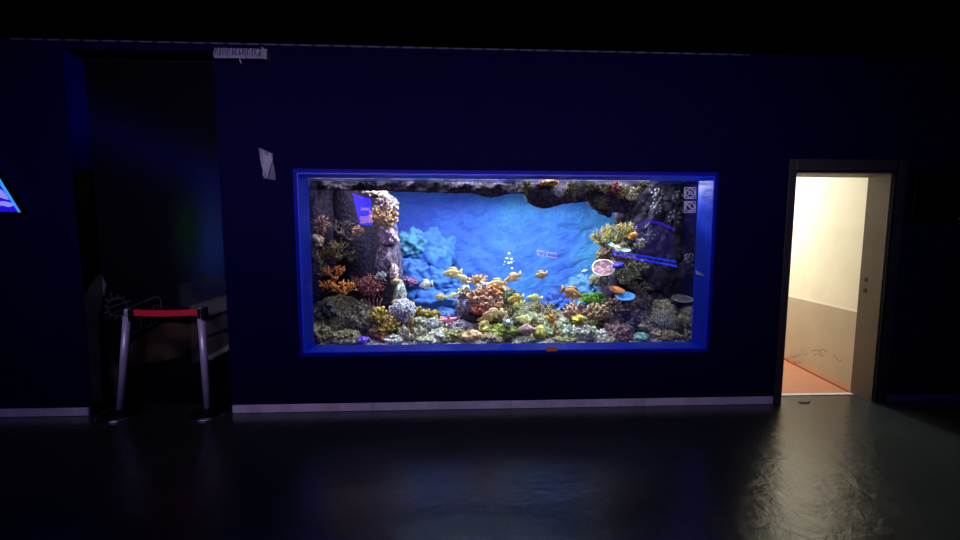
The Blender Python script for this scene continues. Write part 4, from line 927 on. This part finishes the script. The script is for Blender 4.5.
# prohibition stickers on the glass
def ringpts(px, py, r, n=28, Y=.18): return [(px+r*math.cos(2*PI*i/n), py+r*math.sin(2*PI*i/n)) for i in range(n+1)]
stm = plain('grey_sticker_ink', (205, 205, 210), .5)
def flat_line(g, pts, wpx, Y):
    for p, q_ in zip(pts, pts[1:]):
        a = at(*p, Y); b2 = at(*q_, Y); d = (b2-a); L_ = d.length; d.normalize(); n_ = Vector((-d.z, 0, d.x))*wpx*sc(Y)/2; a = a-d*.0005; b2 = b2+d*.0005
        g.prism([((a+n_).x, (a+n_).z), ((a-n_).x, (a-n_).z), ((b2-n_).x, (b2-n_).z), ((b2+n_).x, (b2+n_).z)], Y-.0008, Y)
Ys = WT-.0135
for k, (px, py) in enumerate(((690.3, 193), (690, 207))):
    c = at(px, py, Ys)
    root = empty('warning_sticker', c, ['square sticker with a ringed symbol, upper of two at the top right of the glass', 'square sticker crossed by a diagonal bar, lower of two at the top right'][k], 'sticker')
    g = MB(); h = 5.4; sq = [(px-h, py-h), (px+h, py-h), (px+h, py+h), (px-h, py+h), (px-h, py-h)]; flat_line(g, sq, .9, Ys); g.build('border', stm, root)
    g = MB()
    if k == 0:
        flat_line(g, ringpts(px, py, 4.4), 1.1, Ys); flat_line(g, [(px-3, py-3), (px+3, py+3)], .9, Ys)
        flat_line(g, [(px-2, py+2.2), (px-1, py-1.5), (px+1.2, py-1.8), (px+2.2, py+1.5), (px-1, py+1)], .8, Ys)
    else:
        flat_line(g, ringpts(px, py, 4.4), 1.1, Ys); flat_line(g, [(px-4.5, py-4.5), (px+4.5, py+4.5)], 1.4, Ys)
        flat_line(g, [(px-2.5, py+3.8), (px+.5, py+3.8), (px+3.8, py+1)], 1.3, Ys); flat_line(g, [(px-1, py-1), (px+1, py-2.6)], 1, Ys)
    g.build('symbol', stm, root)

# ---- fish
def fish(px, py, L_, Y, ang, head, c1, c2, label, hgt=.36, fin=None):
    """length in px; head -1 faces left, +1 right; ang = nose-up tilt in degrees"""
    s = sc(Y); Ln = L_*s; c = at(px, py, Y); g = MB(); n, mm = 14, 12
    prof = [(-.5, .03), (-.46, .2), (-.38, .42), (-.28, .68), (-.15, .9), (0, 1), (.12, .9), (.22, .66), (.3, .38), (.36, .22)]
    vs = []; fs = []
    for x, h in prof:
        for j in range(mm):
            a = 2*PI*j/mm; vs.append(Vector((x*Ln, math.cos(a)*h*hgt*Ln*.5*.42, math.sin(a)*h*hgt*Ln*.5)))
    for i in range(len(prof)-1):
        for j in range(mm): fs.append((i*mm+j, i*mm+(j+1) % mm, (i+1)*mm+(j+1) % mm, (i+1)*mm+j))
    fs.append(tuple(range(mm))); fs.append(tuple((len(prof)-1)*mm+j for j in range(mm)))
    for f in fs:
        zc = sum(vs[i].z for i in f)/len(f); g.mi = 1 if zc < -.02*Ln else 0; 
        o = len(g.v)
        g.f.append(tuple(f)); g.m.append(g.mi)
    g.v = vs
    H = hgt*Ln*.5; T = Ln*.012; g.mi = 2
    def fin_(pl_): g.prism([(x*Ln, z*H) for x, z in pl_], -T, T)
    fin_([(.32, .3), (.42, .75), (.52, .95), (.47, 0), (.52, -.95), (.42, -.75), (.32, -.3)])
    fin_([(-.22, .75), (-.12, 1.35), (.1, 1.4), (.26, .95), (.27, .5), (0, .9)])
    fin_([(0, -.9), (.1, -1.4), (.24, -1.0), (.26, -.45)])
    fin_([(-.2, -.7), (-.1, -1.35), (-.04, -.85)])
    g.prism([(-.22*Ln, -.15*H), (-.06*Ln, .1*H), (-.04*Ln, -.45*H)], -H*.55, -H*.5)
    g.mi = 3
    for sd in (-1, 1): g.ball(Vector((-.38*Ln, sd*.16*H, .15*H)), Ln*.022, 8, 6)
    rot = Euler((0, math.radians(ang), 0)).to_matrix()
    for v in g.v:
        if head > 0: v.x = -v.x
        v.rotate(Euler((0, math.radians(ang if head < 0 else -ang), math.radians(8*math.sin(px))))); v += c
    m1 = plain('fish_%d_%d_%d' % c1, c1, .4, var=.15, scale=30); m2_ = plain('fish_%d_%d_%d' % c2, c2, .4, var=.1, scale=30); m3 = plain('fin_%d_%d_%d' % (fin or c2), fin or c2, .5)
    return finish(g, 'fish', [m1, m2_, m3, plain('fish_eye', (10, 10, 14), .2)], label, 'fish', c)
fish(426, 284.5, 15, .62, -12, -1, (220, 226, 220), (220, 226, 220), 'white fish near the mauve pillar, facing left', hgt=.5)
fish(452.5, 273, 20, .56, -4, -1, (213, 191, 114), (220, 219, 141), 'cream fish with pale fins, highest of the left group', hgt=.44)
fish(463, 279, 15, .5, 38, -1, (220, 201, 136), (220, 221, 152), 'peach fish angled nose up right beside the highest cream fish', hgt=.42)
fish(440.5, 297, 13, .55, 6, -1, (220, 182, 87), (220, 219, 136), 'small golden fish above the yellow sponges', hgt=.42)
fish(453, 295.5, 12.5, .6, -18, -1, (213, 211, 122), (220, 226, 152), 'slim pale green fish next to the small golden fish', hgt=.34)
fish(441, 329.5, 13, .45, 0, -1, (177, 147, 87), (200, 176, 106), 'brown flat fish resting low left of the lavender rock', hgt=.24)
fish(513, 277.5, 19, .5, -24, -1, (213, 165, 108), (220, 210, 144), 'pinkish fish angled nose down right above the crown', hgt=.38)
fish(497, 284, 20, .58, -6, -1, (192, 164, 96), (205, 186, 114), 'large tan fish behind the golden branching coral', hgt=.46)
fish(541, 275, 14, .55, -12, -1, (177, 147, 89), (196, 173, 108), 'brown fish alone in open blue water right of centre', hgt=.5)
fish(516, 298.5, 18, .46, -10, -1, (196, 164, 52), (209, 186, 76), 'ochre yellow fish left of the lemon fish', hgt=.42)
fish(519, 304, 14, .5, -18, -1, (219, 210, 114), (220, 226, 144), 'pale fish partly below the ochre yellow fish', hgt=.42)
fish(534.5, 298, 17, .46, 6, -1, (220, 211, 99), (220, 226, 128), 'lemon yellow fish with white belly right of the crown', hgt=.36)
fish(492.5, 313, 22, .42, -8, -1, (213, 165, 106), (220, 211, 141), 'long pink fish gliding in front of the salmon coral', hgt=.32)
fish(487, 318, 22, .46, -12, -1, (177, 141, 77), (196, 162, 96), 'brown striped fish just below the long pink fish', hgt=.3)
fish(523, 319.5, 17, .44, 14, -1, (219, 217, 122), (220, 226, 144), 'pale yellow fish hovering over the conch shell', hgt=.36)
fish(572, 293, 25, .5, -20, 1, (188, 151, 87), (172, 126, 67), 'large orange brown fish facing down right before the green coral', hgt=.42)
fish(584, 271, 7, 1.0, -14, -1, (153, 186, 200), (177, 201, 205), 'tiny silvery fish in blue water left of the pink plate', hgt=.3)
fish(579, 276, 6, 1.0, -14, -1, (133, 165, 190), (158, 186, 200), 'tiny bluish fish below the tiny silvery fish', hgt=.3)
# bubbles
bm_ = plain('bubble_skin', (206, 232, 250), .15); rnd = random.Random(9)
for k in range(16):
    px = 508+rnd.gauss(0, 3.4); py = 261+rnd.gauss(0, 3.4); r = rnd.choice((.004, .006, .009, .012)); c = at(px, py, .7+rnd.uniform(-.1, .1)); g = MB(); g.ball(c, (r*1.2, r, r*.8), 10, 6)
    tag(g.build('bubble', bm_, origin=c), 'white bubble in the small burst of bubbles in open water', 'bubble', 'bubbles in open water')

# ------------------------------------------------------------------ lit things on the opposite side of the room (mirrored by the glass)
YR = YB; VY = 2*(WT-.012)-YR
def mir(px, py): p = at(px, py, VY); return (p.x, p.z)
root = empty('picture_screen', (mir(363, 228)[0], YR, mir(363, 228)[1]), 'tall blue lit screen on the wall opposite, seen mirrored in the glass', 'screen')
fl_ = lambda pts: [mir(*p) for p in pts]
g = MB(); g.prism(fl_([(351.5, 192), (372, 197), (374.5, 227), (359, 226)]), YR+.001, YR+.05); g.build('housing', blk, root, smooth=False)
g = MB(); g.prism(fl_([(353, 194), (371, 198.5), (373, 225), (360, 224.5)]), YR+.051, YR+.055); g.build('lit_panel', emit('screen_blue', (34, 22, 255), 20), root, smooth=False)
g = MB(); g.prism(fl_([(360, 216), (366, 217), (372, 213), (373, 223), (361, 223.5)]), YR+.056, YR+.058); g.prism(fl_([(361, 208), (370, 208), (370, 210.5), (361, 210.5)]), YR+.056, YR+.058)
g.build('lilac_picture', emit('screen_lilac', (190, 130, 250), 9), root, smooth=False)
root = empty('arched_display', (mir(650, 262)[0], YR, mir(650, 262)[1]), 'arched display with violet rim light and blue tubes, mirrored in the glass', 'display')
g = MB(); g.prism(fl_([(608, 249), (630, 230), (640, 223), (650, 220.5), (662, 223), (674, 230), (678, 270), (640, 262)]), YR+.001, YR+.05); g.build('housing', plain('display_body', (20, 16, 50), .5), root, smooth=False)
g = MB(); g.prism(fl_([(633, 231), (641, 225), (650, 223), (661, 225.5), (671, 231), (674, 258), (633, 250)]), YR+.051, YR+.055); g.build('lit_panel', emit('display_violet', (50, 40, 150), 1.6), root, smooth=False)
g = MB(); P = [Vector((x, YR+.08, z)) for x, z in fl_([(632, 228.5), (640, 223.5), (650, 221.5), (661, 224), (672, 229.5)])]; g.tube(P, .04, 8); g.build('rim_light', emit('violet_tube', (70, 40, 255), 4), root)
for a, c in (((611, 251), (674, 261.5)), ((611, 254), (675, 266))):
    g = MB(); g.tube([Vector((mir(*a)[0], YR+.1, mir(*a)[1])), Vector((mir(*c)[0], YR+.1, mir(*c)[1]))], .028, 8); g.build('tube_light', emit('blue_tube', (20, 50, 255), 9), root)
root = empty('neon_sign', (mir(547, 258)[0], YR, mir(547, 258)[1]), 'small orange pink lit sign on the wall opposite, mirrored in the glass', 'sign')
g = MB(); g.prism(fl_([(535, 248), (558, 252), (558, 260), (535, 256)]), YR+.001, YR+.03); g.build('housing', blk, root, smooth=False)
g = MB()
for pts in ([(537, 250), (544, 252), (543, 256), (538, 255)], [(546, 252), (556, 253.5), (556, 258), (547, 256.5)]):
    P = [Vector((x, YR+.04, z)) for x, z in fl_(pts+[pts[0]])]; g.tube(P, .018, 6)
g.build('tube_outline', emit('neon_orange', (255, 150, 120), 7), root)

# ------------------------------------------------------------------ lights
def area(name, loc, rot, sx_, sy_, power, col, spread=180):
    l = bpy.data.lights.new(name, 'AREA'); l.shape = 'RECTANGLE'; l.size = sx_; l.size_y = sy_; l.energy = power; l.color = col; l.spread = math.radians(spread)
    o = bpy.data.objects.new(name, l); C.objects.link(o); o.location = loc; o.rotation_euler = rot; return o
area('aquarium_light', (.55, .82, 2.16), (math.radians(-10), 0, 0), 1.9, .4, 150, (.86, .95, 1))
area('reveal_fill_light', (.35, .285, 2.08), (math.radians(-38), 0, 0), 3.4, .04, 70, (.8, .9, 1))  # unseen strip added to brighten the blue reveals
area('overhang_fill_light', (.35, .235, 2.1), (math.radians(4), 0, 0), 3.2, .04, 22, (.95, .97, 1))  # unseen fill added to lift the dark overhang face
area('pinnacle_fill_light', (1.72, .86, 2.12), (math.radians(-22), 0, 0),   .5, .25, 32, (.95, .97, 1))  # unseen fill added to brighten the right pinnacle
area('aquarium_left_light', (-1.0, .8, 2.16), (0, 0, 0), .7, .5, 22, (1, .93, .95))
area('aquarium_backdrop_light', (.6, 1.2, 2.16), (math.radians(25), 0, 0), 3.0, .15, 9, (.6, .8, 1))
area('corridor_light', (3.66, 1.75, 2.5), (0, math.radians(12), 0), .3, .5, 56, (.96, .99, 1))
area('room_light', (-.3, -4.1, 2.93), (math.radians(76), 0, 0), 6.0, .25, 34, (.72, .6, 1), 62)

W = bpy.data.worlds.new('world'); bpy.context.scene.world = W; W.use_nodes = True
W.node_tree.nodes['Background'].inputs[0].default_value = (.01, .01, .03, 1); W.node_tree.nodes['Background'].inputs[1].default_value = .3
S = bpy.context.scene
S.view_settings.view_transform = 'Standard'; S.view_settings.look = 'None'; S.view_settings.exposure = 0; S.view_settings.gamma = 1; S.view_settings.use_curve_mapping = False
S.cycles.use_denoising = True; S.cycles.transparent_max_bounces = 12; S.cycles.max_bounces = 8; S.cycles.sample_clamp_indirect = 4
